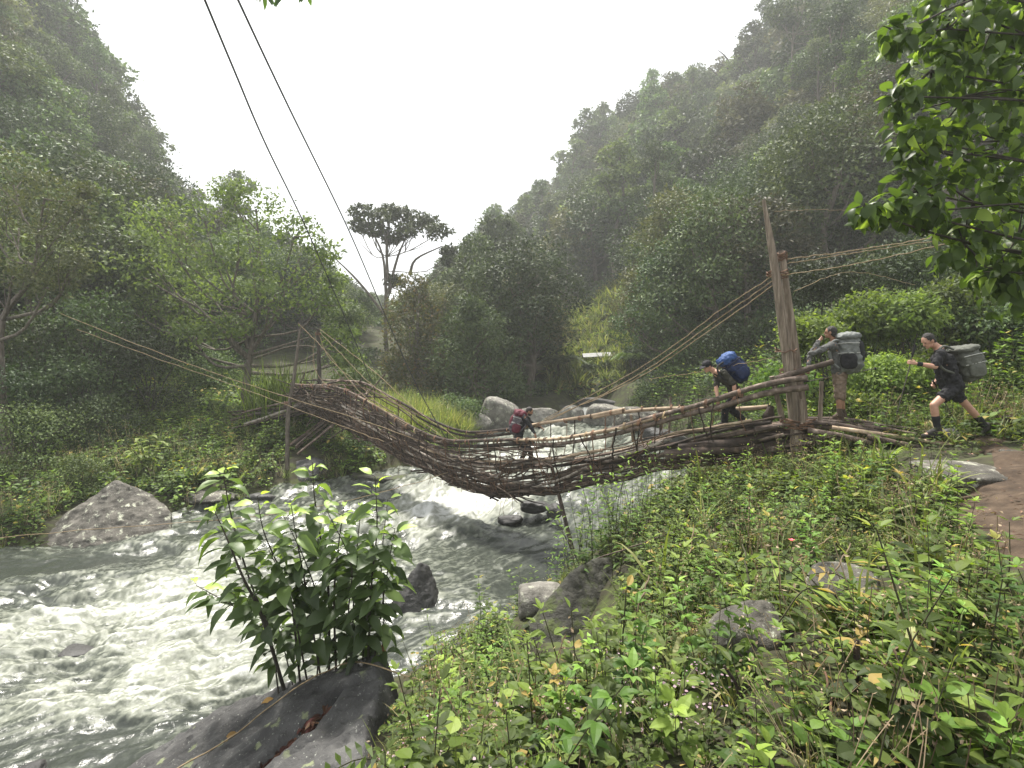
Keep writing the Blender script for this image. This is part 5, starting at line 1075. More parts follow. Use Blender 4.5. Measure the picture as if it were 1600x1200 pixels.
def make_person(label, d, J, look, lat, spec, s=1.):
    """J: joints as rows of the picture at the depth where they stand; n = limb nearer the camera, f = farther"""
    p = {k: W(v[0], v[1], d + (v[2] if len(v) > 2 else 0)) for k, v in J.items()}
    lat = nrm(lat); look = nrm(look)
    base = V3(p['pelvis'][0], p['pelvis'][1], min(p['toe_n'][2], p['toe_f'][2]) - .03)
    e = empty('person', base, label, 'person')
    p = {k: v - base for k, v in p.items()}
    body = MB()
    C = lambda a, b, ra, rb: capsule(body, a, b, ra * s, rb * s)
    hip = {'n': p['pelvis'] - lat * .085 * s, 'f': p['pelvis'] + lat * .085 * s}
    for g in (-1, 1):
        C(p['chest'] + lat * g * .075 * s, p['waist'] + lat * g * .06 * s, .105, .092); C(p['waist'] + lat * g * .06 * s, p['pelvis'] + lat * g * .07 * s, .092, .11)
    C(p['neck'], p['head'] - look * .01, .058, .055); C(p['neck'], p['chest'], .07, .10)
    for k in 'nf':
        C(p['neck'], p['sh_' + k], .055, .062); C(p['sh_' + k], p['chest'], .065, .09)
        C(p['sh_' + k], p['el_' + k], .053, .041); m_ = p['el_' + k] * .7 + p['wr_' + k] * .3; C(p['el_' + k], m_, .041, .042); C(m_, p['wr_' + k], .042, .027)
        C(hip[k], p['kn_' + k], .088, .056); m_ = p['kn_' + k] * .68 + p['an_' + k] * .32; C(p['kn_' + k], m_, .056, .056); C(m_, p['an_' + k], .056, .036); C(p['an_' + k], p['toe_' + k], .036, .026)
    # head: skull, jaw, nose, brow, ears
    up = nrm(V3(0, 0, 1) - look * look[2]); rt = np.cross(look, up); h = p['head']
    ellipsoid(body, h + up * .025 * s, look * .096 * s, rt * .076 * s, up * .098 * s); ellipsoid(body, h - up * .045 * s + look * .028 * s, look * .066 * s, rt * .056 * s, up * .062 * s)
    capsule(body, h + look * .092 * s + up * .015 * s, h + look * .108 * s - up * .022 * s, .011 * s, .015 * s, 8); capsule(body, h + look * .086 * s + up * .03 * s - rt * .03 * s, h + look * .086 * s + up * .03 * s + rt * .03 * s, .013 * s, .013 * s, 8)
    capsule(body, h + look * .082 * s - up * .05 * s - rt * .018 * s, h + look * .082 * s - up * .05 * s + rt * .018 * s, .011 * s, .011 * s, 8); ellipsoid(body, h + look * .075 * s - up * .085 * s, look * .022 * s, rt * .024 * s, up * .02 * s, sub=8)
    for g in (-1, 1): ellipsoid(body, h + rt * g * .078 * s - look * .004 * s, look * .02 * s, rt * .010 * s, up * .033 * s, sub=8)
    for k in 'nf':
        hd = p['hd_' + k] - p['wr_' + k]; hand(body, p['wr_' + k], hd, spec.get('palm_' + k, V3(0, 0, -1)), s, spec.get('curl_' + k, .9), 1 if k == 'n' else -1)
    link('body', merge_mesh(body, 'body', M[spec['skin']], .0075, 3), e)
    for g in (-1, 1):
        mb = MB(); ellipsoid(mb, h + look * .088 * s + up * .014 * s + rt * g * .031 * s, look * .010 * s, rt * .014 * s, up * .008 * s, sub=6); link('eye', mb.mesh('eye', M['eye'], True), e)
    mb = MB(); capsule(mb, h + look * .094 * s - up * .052 * s - rt * .02 * s, h + look * .094 * s - up * .052 * s + rt * .02 * s, .0035 * s, .0035 * s, 6); link('mouth', mb.mesh('mouth', M['skin_tan'], True), e)
    # hair
    mb = MB(); ellipsoid(mb, h + up * .036 * s - look * .016 * s, look * .098 * s, rt * .084 * s, up * .102 * s, 1., 16, .03, 30); ellipsoid(mb, h - look * .05 * s - up * .02 * s, look * .055 * s, rt * .07 * s, up * .07 * s, 1., 12, .03, 30)
    link('hair', merge_mesh(mb, 'hair', M['hair'], .009, 2, .004, 60), e)
    if spec.get('beard'):
        mb = MB(); ellipsoid(mb, h - up * .062 * s + look * .034 * s, look * .068 * s, rt * .061 * s, up * .052 * s); link('beard', merge_mesh(mb, 'beard', M['hair'], .009, 2, .004, 60), e)
    if spec.get('cap'):
        c = MB(); ellipsoid(c, h + up * .055 * s - look * .008 * s, look * .108 * s, rt * .09 * s, up * .088 * s, .95); o = link('cap', merge_mesh(c, 'cap', M[spec['cap']], .009, 3), e)
        c = MB(); ellipsoid(c, h + up * .052 * s + look * .125 * s, look * .06 * s - up * .012 * s, rt * .07 * s, up * .009 * s, .8); link('visor', c.mesh('visor', M[spec['cap']], True), o)
    # shirt
    t = MB(); T = lambda a, b, ra, rb: capsule(t, a, b, ra * s, rb * s)
    for g in (-1, 1):
        T(p['chest'] + lat * g * .078 * s, p['waist'] + lat * g * .066 * s, .118, .110); T(p['waist'] + lat * g * .066 * s, p['waist'] * .35 + p['pelvis'] * .65 + lat * g * .07 * s, .110, .122)
    T(p['chest'], p['neck'] * .75 + p['chest'] * .25, .11, .076)
    for k in 'nf':
        T(p['neck'] * .8 + p['chest'] * .2, p['sh_' + k], .066, .074); T(p['sh_' + k], p['chest'], .076, .1); sl = spec['sleeve']
        if sl <= 1: T(p['sh_' + k], p['sh_' + k] * (1 - sl) + p['el_' + k] * sl, .070, .064)
        else: T(p['sh_' + k], p['el_' + k], .068, .056); T(p['el_' + k], p['el_' + k] * (2 - sl) + p['wr_' + k] * (sl - 1), .056, .042)
    link('shirt', merge_mesh(t, 'shirt', M[spec['shirt']], .011, 3, .02, 15), e)
    # shorts or trousers
    t = MB(); q = spec['leg']
    for g in (-1, 1): T(p['waist'] * .3 + p['pelvis'] * .7 + lat * g * .068 * s, p['pelvis'] + lat * g * .072 * s, .112, .124)
    for k in 'nf':
        if q <= 1: T(hip[k], hip[k] * (1 - q) + p['kn_' + k] * q, .108, .086 if q > .8 else .098)
        else: T(hip[k], p['kn_' + k], .106, .074); T(p['kn_' + k], p['an_' + k], .074, .062)
    link('shorts' if q <= 1 else 'trousers', merge_mesh(t, 'shorts', M[spec['pants']], .011, 3, .02, 14), e)
    for k in 'nf':
        if q <= 1:
            t = MB(); z = spec.get('sock', .3); a = p['kn_' + k] * z + p['an_' + k] * (1 - z); T(a, a * .45 + p['an_' + k] * .55, .058 if z > .4 else .05, .05); T(a * .45 + p['an_' + k] * .55, p['an_' + k], .05, .045); link('sock', merge_mesh(t, 'sock', M[spec['sockm']], .009, 2), e)
        t = MB(); fd = nrm(p['toe_' + k] - p['an_' + k]); a = p['an_' + k]; to = p['toe_' + k]
        fh = to - a; heel = a - nrm(V3(fh[0], fh[1], 0) + 1e-5) * .045 * s + (to - a) * .35 - V3(0, 0, .0)
        if abs(fd[2]) < .75: heel = V3(a[0], a[1], to[2]) - nrm(V3(fh[0], fh[1], 0) + 1e-5) * .05 * s
        T(a + V3(0, 0, .03), a * .5 + heel * .5, .053, .05); T(heel, to, .044, .036); T(a, a * .4 + to * .6, .05, .046)
        link('boot', merge_mesh(t, 'boot', M[spec['boot']], .009, 2), e)
    if spec.get('watch'):
        t = MB(); w = p['wr_n'] + (p['el_n'] - p['wr_n']) * spec['watch']; ax = nrm(p['el_n'] - p['wr_n']); T(w - ax * .018, w + ax * .018, .037, .039); link('wristband', merge_mesh(t, 'wristband', M['black_cloth'], .008, 1), e)
    return e, p, base
def make_pack(label, c, up, out, lat, size, body_m, lid_m, extra_m=None, straps=None, lid_h=.2):
    """size = half width, half depth, half height"""
    e = empty('backpack', c, label, 'backpack'); up = nrm(up); out = nrm(out - up * np.dot(out, up)); l = np.cross(up, out); w, dp, h = size
    mb = MB(); ellipsoid(mb, V3(0, 0, 0), l * w, out * dp, up * h, .62, 20, .05, 5); ellipsoid(mb, -up * h * .3 + out * dp * .12, l * w * 1.02, out * dp * 1.0, up * h * .62, .7, 16, .04, 6)
    link('main_sack', merge_mesh(mb, 'main_sack', M[body_m], .014, 3, .03, 9), e)
    mb = MB(); ellipsoid(mb, up * h * .92 - out * .01, l * w * 1.03, out * dp * 1.08, up * h * lid_h, .7, 16, .05, 7); link('lid', merge_mesh(mb, 'lid', M[lid_m], .012, 3, .024, 10), e)
    if extra_m:
        for g in (-1, 1):
            mb = MB(); ellipsoid(mb, l * g * w * .92 - up * h * .35, l * .05, out * dp * .75, up * h * .42, .7, 12, .04, 7); link('side_pocket', merge_mesh(mb, 'side_pocket', M[extra_m], .012, 2, .01, 9), e)
        mb = MB(); ellipsoid(mb, out * dp * .98 + up * h * .1, l * w * .62, out * .05, up * h * .55, .7, 12, .04, 7); link('front_pocket', merge_mesh(mb, 'front_pocket', M[extra_m], .012, 2, .01, 9), e)
    for g in (-1, 1):
        for zz in (.55, .05):
            mb = MB(); P = spline([l * g * w * .9 - out * dp * .9 + up * h * zz, l * g * (w * 1.03) + up * h * (zz + .03), l * g * w * .85 + out * dp * .98 + up * h * zz], 10); tube(mb, P, .009, 5); link('compression_strap', mb.mesh('strap', M['webbing'] if body_m != 'pack_blue' else M['black_cloth'], True), e)
    for (pts_, r) in (straps or []):
        mb = MB(); tube(mb, spline(pts_, 16) - c, r, 8); link('shoulder_strap', mb.mesh('strap', M['black_cloth' if body_m in ('pack_blue', 'pack_maroon') else body_m], True), e)
    return e
def trek_pole(label, a, b, grip=.12):
    a = np.asarray(a, dtype=float); b = np.asarray(b, dtype=float); e = empty('trekking_pole', b, label, 'trekking pole'); d = nrm(a - b)
    mb = MB(); tube(mb, [V3(0, 0, 0), a - b], [.006, .009], 8); link('shaft', mb.mesh('shaft', M['pole_metal'], True), e)
    mb = MB(); tube(mb, [a - b - d * grip, a - b - d * grip * .5, a - b, a - b + d * .02], [.014, .017, .016, .019], 10); link('grip', mb.mesh('grip', M['black_cloth'], True), e)
    mb = MB(); tube(mb, [d * .05, d * .06, d * .07], [.008, .035, .01], 12); link('basket', mb.mesh('basket', M['black_cloth'], True), e)
    return e
Xm = V3(-1, 0, 0); Yb = V3(0, 1, 0)
# 1. striding hiker coming up the ramp
D4 = 8.75
make_person('person in black t-shirt and black shorts striding onto the ramp logs with a trekking pole', D4,
    dict(head=(1451, 533), neck=(1467, 545), chest=(1473, 563), waist=(1479, 584), pelvis=(1487, 602), sh_n=(1469, 553, -.19), sh_f=(1470, 553, .19), el_n=(1461, 573, -.24), wr_n=(1432, 568, -.16), hd_n=(1422, 566, -.13),
         el_f=(1474, 577, .25), wr_f=(1462, 597, .25), hd_f=(1457, 604, .24), kn_n=(1459, 633, -.10), an_n=(1465, 671, -.10), toe_n=(1443, 681, -.10), kn_f=(1513, 636, .08), an_f=(1541, 667, .10), toe_f=(1536, 684, .10)),
    V3(-.84, -.05, -.5), Yb, dict(skin='skin', shirt='black_cloth', pants='black_cloth', sleeve=.78, leg=.55, sock=.5, sockm='black_cloth', boot='boot', watch=.18, palm_n=V3(0, 1, 0), palm_f=V3(-.3, -.6, -.3), curl_n=1.25, curl_f=1.1), 1.03)
make_pack('olive grey backpack on the hiker in the black t-shirt', W(1509, 567, D4) + V3(.02, 0, -.02), V3(-.22, 0, 1), V3(1, 0, .1), Yb, (.20, .19, .29), 'pack_olive', 'pack_olive', 'pack_olive',
     straps=[([W(1490, 546, D4 - .15), W(1474, 541, D4 - .14), W(1464, 555, D4 - .17), W(1472, 575, D4 - .17), W(1494, 584, D4 - .16)], .02), ([W(1490, 546, D4 + .15), W(1474, 541, D4 + .14), W(1464, 555, D4 + .17), W(1472, 575, D4 + .17), W(1494, 584, D4 + .16)], .02)])
trek_pole('trekking pole held out ahead of the striding hiker', W(1430, 540, D4 - .12), W(1401, 648, D4 - .05), .2)
trek_pole('trekking pole trailing behind the striding hiker', W(1458, 596, D4 + .24), W(1505, 680, D4 + .3))
# 2. hiker in the grey shirt with one hand at the face
D3 = 9.95
make_person('person in grey long-sleeved shirt and brown shorts with a hand raised to the face', D3,
    dict(head=(1298, 520), neck=(1303, 534), chest=(1305, 549), waist=(1308, 569), pelvis=(1312, 586), sh_n=(1301, 540, -.19), sh_f=(1300, 539, .17), el_n=(1268, 552, -.22), wr_n=(1280, 532, -.12), hd_n=(1289, 524, -.06),
         el_f=(1266, 553, .16), wr_f=(1263, 574, .05), hd_f=(1262, 582, 0.), kn_n=(1311, 622, -.09), an_n=(1312, 647, -.1), toe_n=(1299, 655, -.05), kn_f=(1314, 622, .1), an_f=(1318, 648, .1), toe_f=(1305, 656, .16)),
    V3(-.75, .62, .02), V3(.62, .75, 0), dict(skin='skin_tan', shirt='grey_shirt', pants='khaki', sleeve=1.9, leg=.95, sock=.3, sockm='boot_brown', boot='boot_brown', watch=.15, palm_n=V3(.3, .6, .3), palm_f=V3(0, 0, -1), curl_n=.6, curl_f=.8), .98)
make_pack('large grey backpack with black mesh pocket on the hiker by the log post', W(1328, 553, D3 - .12), V3(-.05, 0, 1), V3(.75, -.62, 0), V3(.62, .75, 0), (.22, .19, .37), 'pack_grey', 'pack_grey', 'black_cloth',
     straps=[([W(1314, 532, D3 - .16), W(1302, 533, D3 - .17), W(1297, 546, D3 - .14), W(1300, 565, D3 - .16), W(1311, 575, D3 - .18)], .022)])
trek_pole('trekking pole tucked sideways behind the grey-shirted hiker', W(1255, 597, D3 + .1), W(1372, 575, D3 + .1))
# 3. crouching hiker gripping the handrail
D2 = 10.55
make_person('person in dark shirt and black cap crouching with both hands on the handrail', D2,
    dict(head=(1105, 573), neck=(1117, 581), chest=(1129, 588), waist=(1143, 601), pelvis=(1151, 617), sh_n=(1131, 583, -.2), sh_f=(1120, 587, .16), el_n=(1147, 602, -.26), wr_n=(1148, 617, -.27), hd_n=(1147, 624, -.27),
         el_f=(1119, 606, -.08), wr_f=(1121, 622, -.22), hd_f=(1122, 628, -.26), kn_n=(1133, 638, -.08), an_n=(1132, 660, -.05), toe_n=(1118, 667, -.06), kn_f=(1142, 640, .12), an_f=(1160, 654, .14), toe_f=(1149, 667, .12)),
    V3(-.8, -.35, -.45), V3(.25, .97, 0), dict(skin='skin', shirt='dark_shirt', pants='black_cloth', sleeve=.85, leg=2, boot='boot', cap='black_cloth', watch=.15, palm_n=V3(-.2, 1, 0), palm_f=V3(-.2, 1, 0), curl_n=.9, curl_f=.9), .97)
make_pack('dark blue backpack with brighter blue lid on the crouching hiker', W(1149, 577, D2 + .05), V3(-.62, .05, .78), V3(.75, .05, .62), V3(.1, 1, 0), (.20, .18, .30), 'pack_blue', 'pack_bluelid', 'pack_blue', lid_h=.34,
     straps=[([W(1130, 566, D2 - .12), W(1121, 574, D2 - .18), W(1126, 588, D2 - .24), W(1140, 597, D2 - .2)], .022)])
trek_pole('trekking poles dangling from the crouching hiker at the handrail', W(1141, 618, D2 - .35), W(1086, 625, D2 - .3))
# 4. hunched hiker at the lowest part of the bridge
D1 = 14.05
make_person('person in dark clothes hunched forward at the lowest part of the bridge', D1,
    dict(head=(827, 643), neck=(819, 650), chest=(815, 659), waist=(812, 673), pelvis=(810, 685), sh_n=(819, 653, -.18), sh_f=(823, 653, .18), el_n=(829, 666, -.24), wr_n=(836, 678, -.3), hd_n=(838, 684, -.32), el_f=(833, 664, .26), wr_f=(845, 668, .34), hd_f=(849, 670, .36),
         kn_n=(822, 703, -.1), an_n=(812, 724, -.06), toe_n=(822, 729, -.05), kn_f=(829, 703, .08), an_f=(829, 724, .08), toe_f=(840, 729, .08)),
    V3(.86, -.12, -.42), V3(0, 1, 0), dict(skin='skin_tan', shirt='black_cloth', pants='black_cloth', sleeve=1.8, leg=2, boot='boot', beard=True, palm_n=V3(0, 0, -1), palm_f=V3(0, 0, -1)), .97)
make_pack('maroon and dark grey backpack on the hunched hiker', W(808, 662, D1), V3(.3, 0, 1), V3(-1, 0, .25), Yb, (.19, .17, .31), 'pack_dusk', 'pack_maroon', 'pack_maroon', lid_h=.36, straps=[([W(813, 645, D1 - .15), W(820, 649, D1 - .17), W(823, 662, D1 - .17), W(813, 674, D1 - .17)], .022)])
# ================================================================== PLANTS OF THE BANKS
path_xy = pc[:, :2]
ROCK_SPOTS = [(o.location.x, o.location.y, max(abs(v[0]) for v in o.bound_box)) for o in bpy.data.objects if o.get('category') in ('boulder', 'rock', 'rock slab') and o.location.y < 22 and o.location.length > .1]
def path_dist(x, y):
    return np.min(np.hypot(np.ravel(x)[:, None] - path_xy[None, :, 0], np.ravel(y)[:, None] - path_xy[None, :, 1]), 1)
for (a_, b_, r_) in [(W(1170, 1000, 3.75)[0], 3.45, .5), (W(1170, 1000, 3.75)[0], 3.75, .45), (W(1338, 940, 4.1)[0], 3.8, .5), (W(1338, 940, 4.1)[0], 4.1, .5), (W(1530, 732, 6.75)[0], 6.1, .6)]: ROCK_SPOTS.append((a_, b_, r_))
class Plant:
    def __init__(s): s.mb = MB()
    def arrays(s):
        return np.concatenate(s.mb.v), np.concatenate(s.mb.l), np.concatenate(s.mb.n), np.concatenate(s.mb.m), np.concatenate(s.mb.t)
TPL = T_OVAL
def herb_upright(H, L, n, asp=.42, pair=True, mat=0, lob=0):
    p = Plant(); mb = p.mb; bend = rng.normal(size=2) * .12 * H
    P = spline([(0, 0, -.05), (bend[0] * .3, bend[1] * .3, H * .5), (bend[0], bend[1], H)], 7); tube(mb, P, np.linspace(.005, .0025, 7), 4, 1, .5, False)
    for i in range(n):
        t = .22 + .78 * i / (n - 1); q = P[min(int(t * 6), 5)] * (1 - (t * 6 - int(min(t * 6, 5)))) + P[min(int(t * 6) + 1, 6)] * (t * 6 - int(min(t * 6, 5)))
        for s_ in (0, PI):
            a = i * 1.57 + s_ + rng.normal() * .25; l = L * (1.15 - .55 * t) * rng.uniform(.8, 1.2); el = -.15 + .75 * t ** 2 + rng.normal() * .15
            D = V3(math.cos(a), math.sin(a), el); tn = np.clip(.18 + .62 * t ** 1.5 + rng.normal() * .1, 0, 1)
            st = q + D * .25 * l
            if lob:
                leaves(mb, [st], [D], [(0, 0, 1)], l, l * asp, TPL, mat, [tn])
                sd_ = V3(-math.sin(a), math.cos(a), 0)
                leaves(mb, [st, st], [D * .7 + sd_ * .8, D * .7 - sd_ * .8], [(0, 0, 1)] * 2, l * .72, l * .72 * asp, TPL, mat, [tn] * 2)
            else: leaves(mb, [st], [D], [(rng.normal() * .25, rng.normal() * .25, 1)], l, l * asp, TPL, mat, [tn])
    return p
def herb_rosette(R, L, n, asp=.6, mat=0):
    p = Plant(); a = rng.uniform(0, 6.28, n); r = R * np.sqrt(rng.random(n)); h = rng.uniform(.02, .16, n)
    D = np.stack([np.cos(a), np.sin(a), rng.normal(size=n) * .25], -1); P = np.stack([r * np.cos(a), r * np.sin(a), h], -1)
    leaves(p.mb, P, D, np.stack([rng.normal(size=n) * .3, rng.normal(size=n) * .3, np.ones(n)], -1), L * rng.uniform(.6, 1.2, n), L * asp, T_OVAL, mat); return p
def herb_grass(H, n, w=.012, droop=1.1, mat=2):
    p = Plant(); D = rng.normal(size=(n, 3)) * .38; D[:, 2] = 1; P = np.zeros((n, 3)); P[:, :2] = rng.normal(size=(n, 2)) * .03
    blades(p.mb, P, D, H * rng.uniform(.5, 1.1, n), w, rng.uniform(.4, droop * 1.4, n), 5, mat); return p
def herb_dry(H, n):
    p = Plant()
    for k in range(n):
        e = V3(rng.normal() * .3 * H, rng.normal() * .3 * H, H * rng.uniform(.5, 1)); P = spline([(0, 0, 0), e * .5 + rng.normal(size=3) * .06 * H, e], 6); tube(p.mb, P, .0022, 3, 3, rng.random(), False)
        m_ = 5; leaves(p.mb, P[-1] + rng.normal(size=(m_, 3)) * .03, rng.normal(size=(m_, 3)), rng.normal(size=(m_, 3)), .025, .012, T_DIA, 3)
    return p
def herb_fern(L, nf):
    p = Plant()
    for k in range(nf):
        a = 2 * PI * k / nf + rng.normal() * .3; h = V3(math.cos(a), math.sin(a), 0); sd_ = V3(-h[1], h[0], 0); P = spline([(0, 0, 0), h * L * .45 + V3(0, 0, L * .5), h * L * .95 + V3(0, 0, L * .35)], 12)
        tube(p.mb, P, .003, 3, 1, .5, False)
        for i in range(2, 12):
            w = L * .26 * math.sin(PI * (i / 12) ** .75)
            for s_ in (-1, 1): leaves(p.mb, [P[i]], [sd_ * s_ + h * .3], [(0, 0, 1)], w + .01, .032 * L + .008, T_DIA, 0)
    return p
HM = [M['herb'], M['stem'], M['grass'], M['dry'], M['herb_dark'], M['pink']]
PH = {'up': [herb_upright(rng.uniform(.35, .7), rng.uniform(.09, .13), int(rng.integers(5, 8)), rng.uniform(.36, .5), lob=k % 2) for k in range(8)],
      'updark': [herb_upright(rng.uniform(.3, .55), rng.uniform(.08, .12), int(rng.integers(5, 7)), .45, mat=4, lob=k % 2) for k in range(5)],
      'low': [herb_rosette(.16, rng.uniform(.05, .08), 26, .62, 0 if k < 3 else 4) for k in range(6)],
      'grass': [herb_grass(rng.uniform(.3, .55), 16) for k in range(4)],
      'strap': [herb_grass(rng.uniform(.45, .7), 9, .035, 1.6) for k in range(3)],
      'dry': [herb_dry(rng.uniform(.3, .6), 4) for k in range(3)],
      'fern': [herb_fern(rng.uniform(.3, .5), 6) for k in range(3)],
      'pink': [herb_rosette(.14, .022, 14, .8, 5) for k in range(2)]}
def scatter(mb, plants, X_, Y_, scale=(.8, 1.3), dz=0, tintj=.12, lean=.15):
    """plants set out over the ground, all melted into one mass"""
    n = len(X_); Z_ = ground_z(X_, Y_) + dz; w = rng.integers(0, len(plants), n)
    for k, p in enumerate(plants):
        i = np.where(w == k)[0]
        if not len(i): continue
        v, l, c, m, t = p.arrays(); a = rng.uniform(0, 6.28, len(i)); s = rng.uniform(*scale, len(i)) * (.5 + .95 * patch(X_[i], Y_[i], .75, 77)); ca, sa = np.cos(a), np.sin(a)
        x = (v[None, :, 0] * ca[:, None] - v[None, :, 1] * sa[:, None]) * s[:, None]; y = (v[None, :, 0] * sa[:, None] + v[None, :, 1] * ca[:, None]) * s[:, None]; z = v[None, :, 2] * s[:, None]
        lx, ly = rng.normal(size=(2, len(i))) * lean; x = x + z * lx[:, None]; y = y + z * ly[:, None]
        V = np.stack([x + X_[i][:, None], y + Y_[i][:, None], z + Z_[i][:, None]], -1).reshape(-1, 3)
        T = np.clip(t[None] + rng.normal(size=(len(i), 1)) * tintj, 0, 1).ravel()
        mb.v.append(V); mb.t.append(T); mb.l.append((l[None] + (np.arange(len(i)) * len(v))[:, None] + mb.k).ravel()); mb.n.append(np.tile(c, len(i))); mb.m.append(np.tile(m, len(i))); mb.k += len(V)
def clear_of(X_, Y_, path_m=.55, river_m=.15, rock_k=.85):
    ok = (river_sd(X_, Y_) < -river_m) & (path_dist(X_, Y_) > np.where(Y_ > 6.6, .12, path_m + .2))
    for (rx, ry, rr) in ROCK_SPOTS: ok &= np.hypot(X_ - rx, Y_ - ry) > rr * rock_k
    ok &= ~((X_ > 5.0) & (X_ < 8.3) & (Y_ > 7.6) & (Y_ < 9.1) & (rng.random(len(X_)) < .8) & (Y_ < 9.6 - .12 * X_))
    ok &= ~((X_ / Y_ > .01) & (X_ / Y_ < .20) & (Y_ > 3.9) & (Y_ < 8.1))
    ok &= ~((X_ > -6) & (X_ < -.30 - .15 * Y_) & (Y_ > 2.5) & (Y_ < 6.3))
    return ok
def area(n, x0, x1, y0, y1, path_m=.55, river_m=.15, dens=None, rock_k=.85):
    X_ = rng.uniform(x0, x1, n); Y_ = rng.uniform(y0, y1, n); ok = clear_of(X_, Y_, path_m, river_m, rock_k)
    ok &= (np.abs(X_) < 1.15 * Y_ + 1.2)
    if dens is not None: ok &= rng.random(n) < dens(X_, Y_)
    return X_[ok], Y_[ok]
patch = lambda X_, Y_, k, o: np.clip(.5 + .9 * fbm(np.stack([X_ * k, Y_ * k, 0 * X_ + o], -1), 3), 0, 1)
# near bank
mb = MB()
scatter(mb, PH['low'], *area(4300, -1.2, 12, 1.7, 15, dens=lambda a, b: .15 + .85 * patch(a, b, 1.1, 3)), scale=(.6, 1.7))
scatter(mb, PH['up'], *area(3000, -1.0, 12, 1.9, 14, dens=lambda a, b: patch(a, b, .9, 1) ** 1.6 * (.35 + .65 * (a < 4.4))), scale=(.5, 1.15))
scatter(mb, PH['updark'], *area(2600, -1.0, 12, 1.9, 14, dens=lambda a, b: patch(a, b, .8, 5)), scale=(.6, 1.1))
scatter(mb, PH['grass'], *area(3200, -1.0, 12, 1.8, 14, dens=lambda a, b: patch(a, b, .7, 9)), scale=(.5, 1.1))
scatter(mb, PH['strap'], *area(620, .2, 9, 2.4, 11, dens=lambda a, b: patch(a, b, 1., 12)), scale=(.6, 1.1))
scatter(mb, PH['fern'], *area(240, -1.0, 8, 2.2, 12), scale=(.6, 1.2))
scatter(mb, PH['dry'], *area(3400, -1.0, 10, 1.9, 13, dens=lambda a, b: patch(a, b, .8, 20)), scale=(.6, 1.2))
scatter(mb, PH['pink'], *area(120, -.8, 1.2, 2.6, 4.8), scale=(.6, 1.1), dz=.1)
tag(mb.obj('ground_cover', HM), 'tangle of low herbs, ferns and grass covering the near bank', kind='stuff')
mb = MB(); k = rng.integers(20, 190, 260); X_ = path_xy[k, 0] + rng.normal(size=260) * .5; Y_ = path_xy[k, 1] + rng.normal(size=260) * .5
leaves(mb, np.stack([X_, Y_, ground_z(X_, Y_) + .075], -1), rng.normal(size=(260, 3)) * V3(1, 1, .12), rng.normal(size=(260, 3)) * .25 + V3(0, 0, 1), rng.uniform(.03, .09, 260), rng.uniform(.015, .03, 260), T_FOLD, 0)
tag(mb.obj('leaf_litter', M['dead_leaf']), 'brown dead leaves strewn over the earth path', kind='stuff')
# beyond the hikers and on the far bank
mb = MB()
scatter(mb, PH['up'], *area(2600, 6, 24, 9.6, 22), scale=(.7, 1.5)); scatter(mb, PH['low'], *area(2600, 5, 24, 8.5, 22), scale=(1., 1.9)); scatter(mb, PH['grass'], *area(700, 6, 20, 8.5, 18), scale=(.8, 1.4))
scatter(mb, PH['up'], *area(900, 6, 12, 16, 32), scale=(1, 2.2))
tag(mb.obj('ground_cover', HM), 'bright leafy ground cover beyond the ramp and the path', kind='stuff')
mb = MB()
scatter(mb, PH['low'], *area(5200, -24, -1.5, 12, 30, rock_k=.6), scale=(1.2, 2.4)); scatter(mb, PH['updark'], *area(3800, -24, -1.5, 12, 30, dens=lambda a, b: patch(a, b, .4, 2), rock_k=.6), scale=(.8, 1.7)); scatter(mb, PH['up'], *area(2400, -24, -1.5, 12, 30, dens=lambda a, b: patch(a, b, .4, 31), rock_k=.6), scale=(.7, 1.5))
scatter(mb, PH['grass'], *area(2200, -24, -1.5, 12, 30, rock_k=.6), scale=(.7, 1.6)); scatter(mb, PH['dry'], *area(1500, -22, -6, 12, 20, dens=lambda a, b: patch(a, b, .5, 41), rock_k=.6), scale=(.8, 1.7))
tag(mb.obj('ground_cover', HM), 'low herbs and dry grass covering the far bank', kind='stuff')
mb = MB()
X_ = rng.normal(size=2600) * 1.9 - 3.6; Y_ = rng.normal(size=2600) * 1.5 + 24.5; ok = river_sd(X_, Y_) < -.4
scatter(mb, [herb_grass(1.1, 14, .02, .9, 2) for _ in range(3)], X_[ok], Y_[ok], scale=(.6, 1.3))
tag(mb.obj('tall_grass', HM), 'tall pale grass on the knoll behind the bridge', kind='stuff')
mb = MB(); X_ = rng.uniform(2, 17, 2600); Y_ = rng.uniform(37, 59, 2600); ok = (800 + 800 * X_ / Y_ > 855) & (800 + 800 * X_ / Y_ < 1015) & (river_sd(X_, Y_) < -.3)
scatter(mb, [herb_grass(1.2, 12, .06, 1.2, 2), herb_rosette(.5, .3, 14, .5, 0)], X_[ok], Y_[ok], scale=(.7, 1.3)); tag(mb.obj('slope_grass', HM), 'bright grass on the far open slope', kind='stuff')

# ------------------------------------------------------------------ herbs that stand out one by one
def herb_thing(p, name): return p.mb.mesh(name, HM)
TPL = T_BIG
big_up = [herb_thing(herb_upright(rng.uniform(.55, .95), rng.uniform(.12, .17), int(rng.integers(7, 10)), rng.uniform(.36, .46), lob=1), 'leafy_herb') for _ in range(7)]
mid_up = [herb_thing(herb_upright(rng.uniform(.7, 1.1), rng.uniform(.10, .14), int(rng.integers(8, 11)), .30, lob=0), 'narrow_leaved_herb') for _ in range(5)]
strap_m = [herb_thing(herb_grass(rng.uniform(.55, .85), 14, .04, 1.5), 'strap_leaved_plant') for _ in range(4)]
def place_many(meshes, name, label, group, cat, XY, sc):
    for x, y in zip(*XY):
        o = link(name, meshes[rng.integers(0, len(meshes))]); o.location = (x, y, gz(x, y) - .03); o.rotation_euler = (rng.normal() * .12, rng.normal() * .12, rng.uniform(0, 6.28)); s = rng.uniform(*sc); o.scale = (s, s, s); tag(o, label, cat, group)
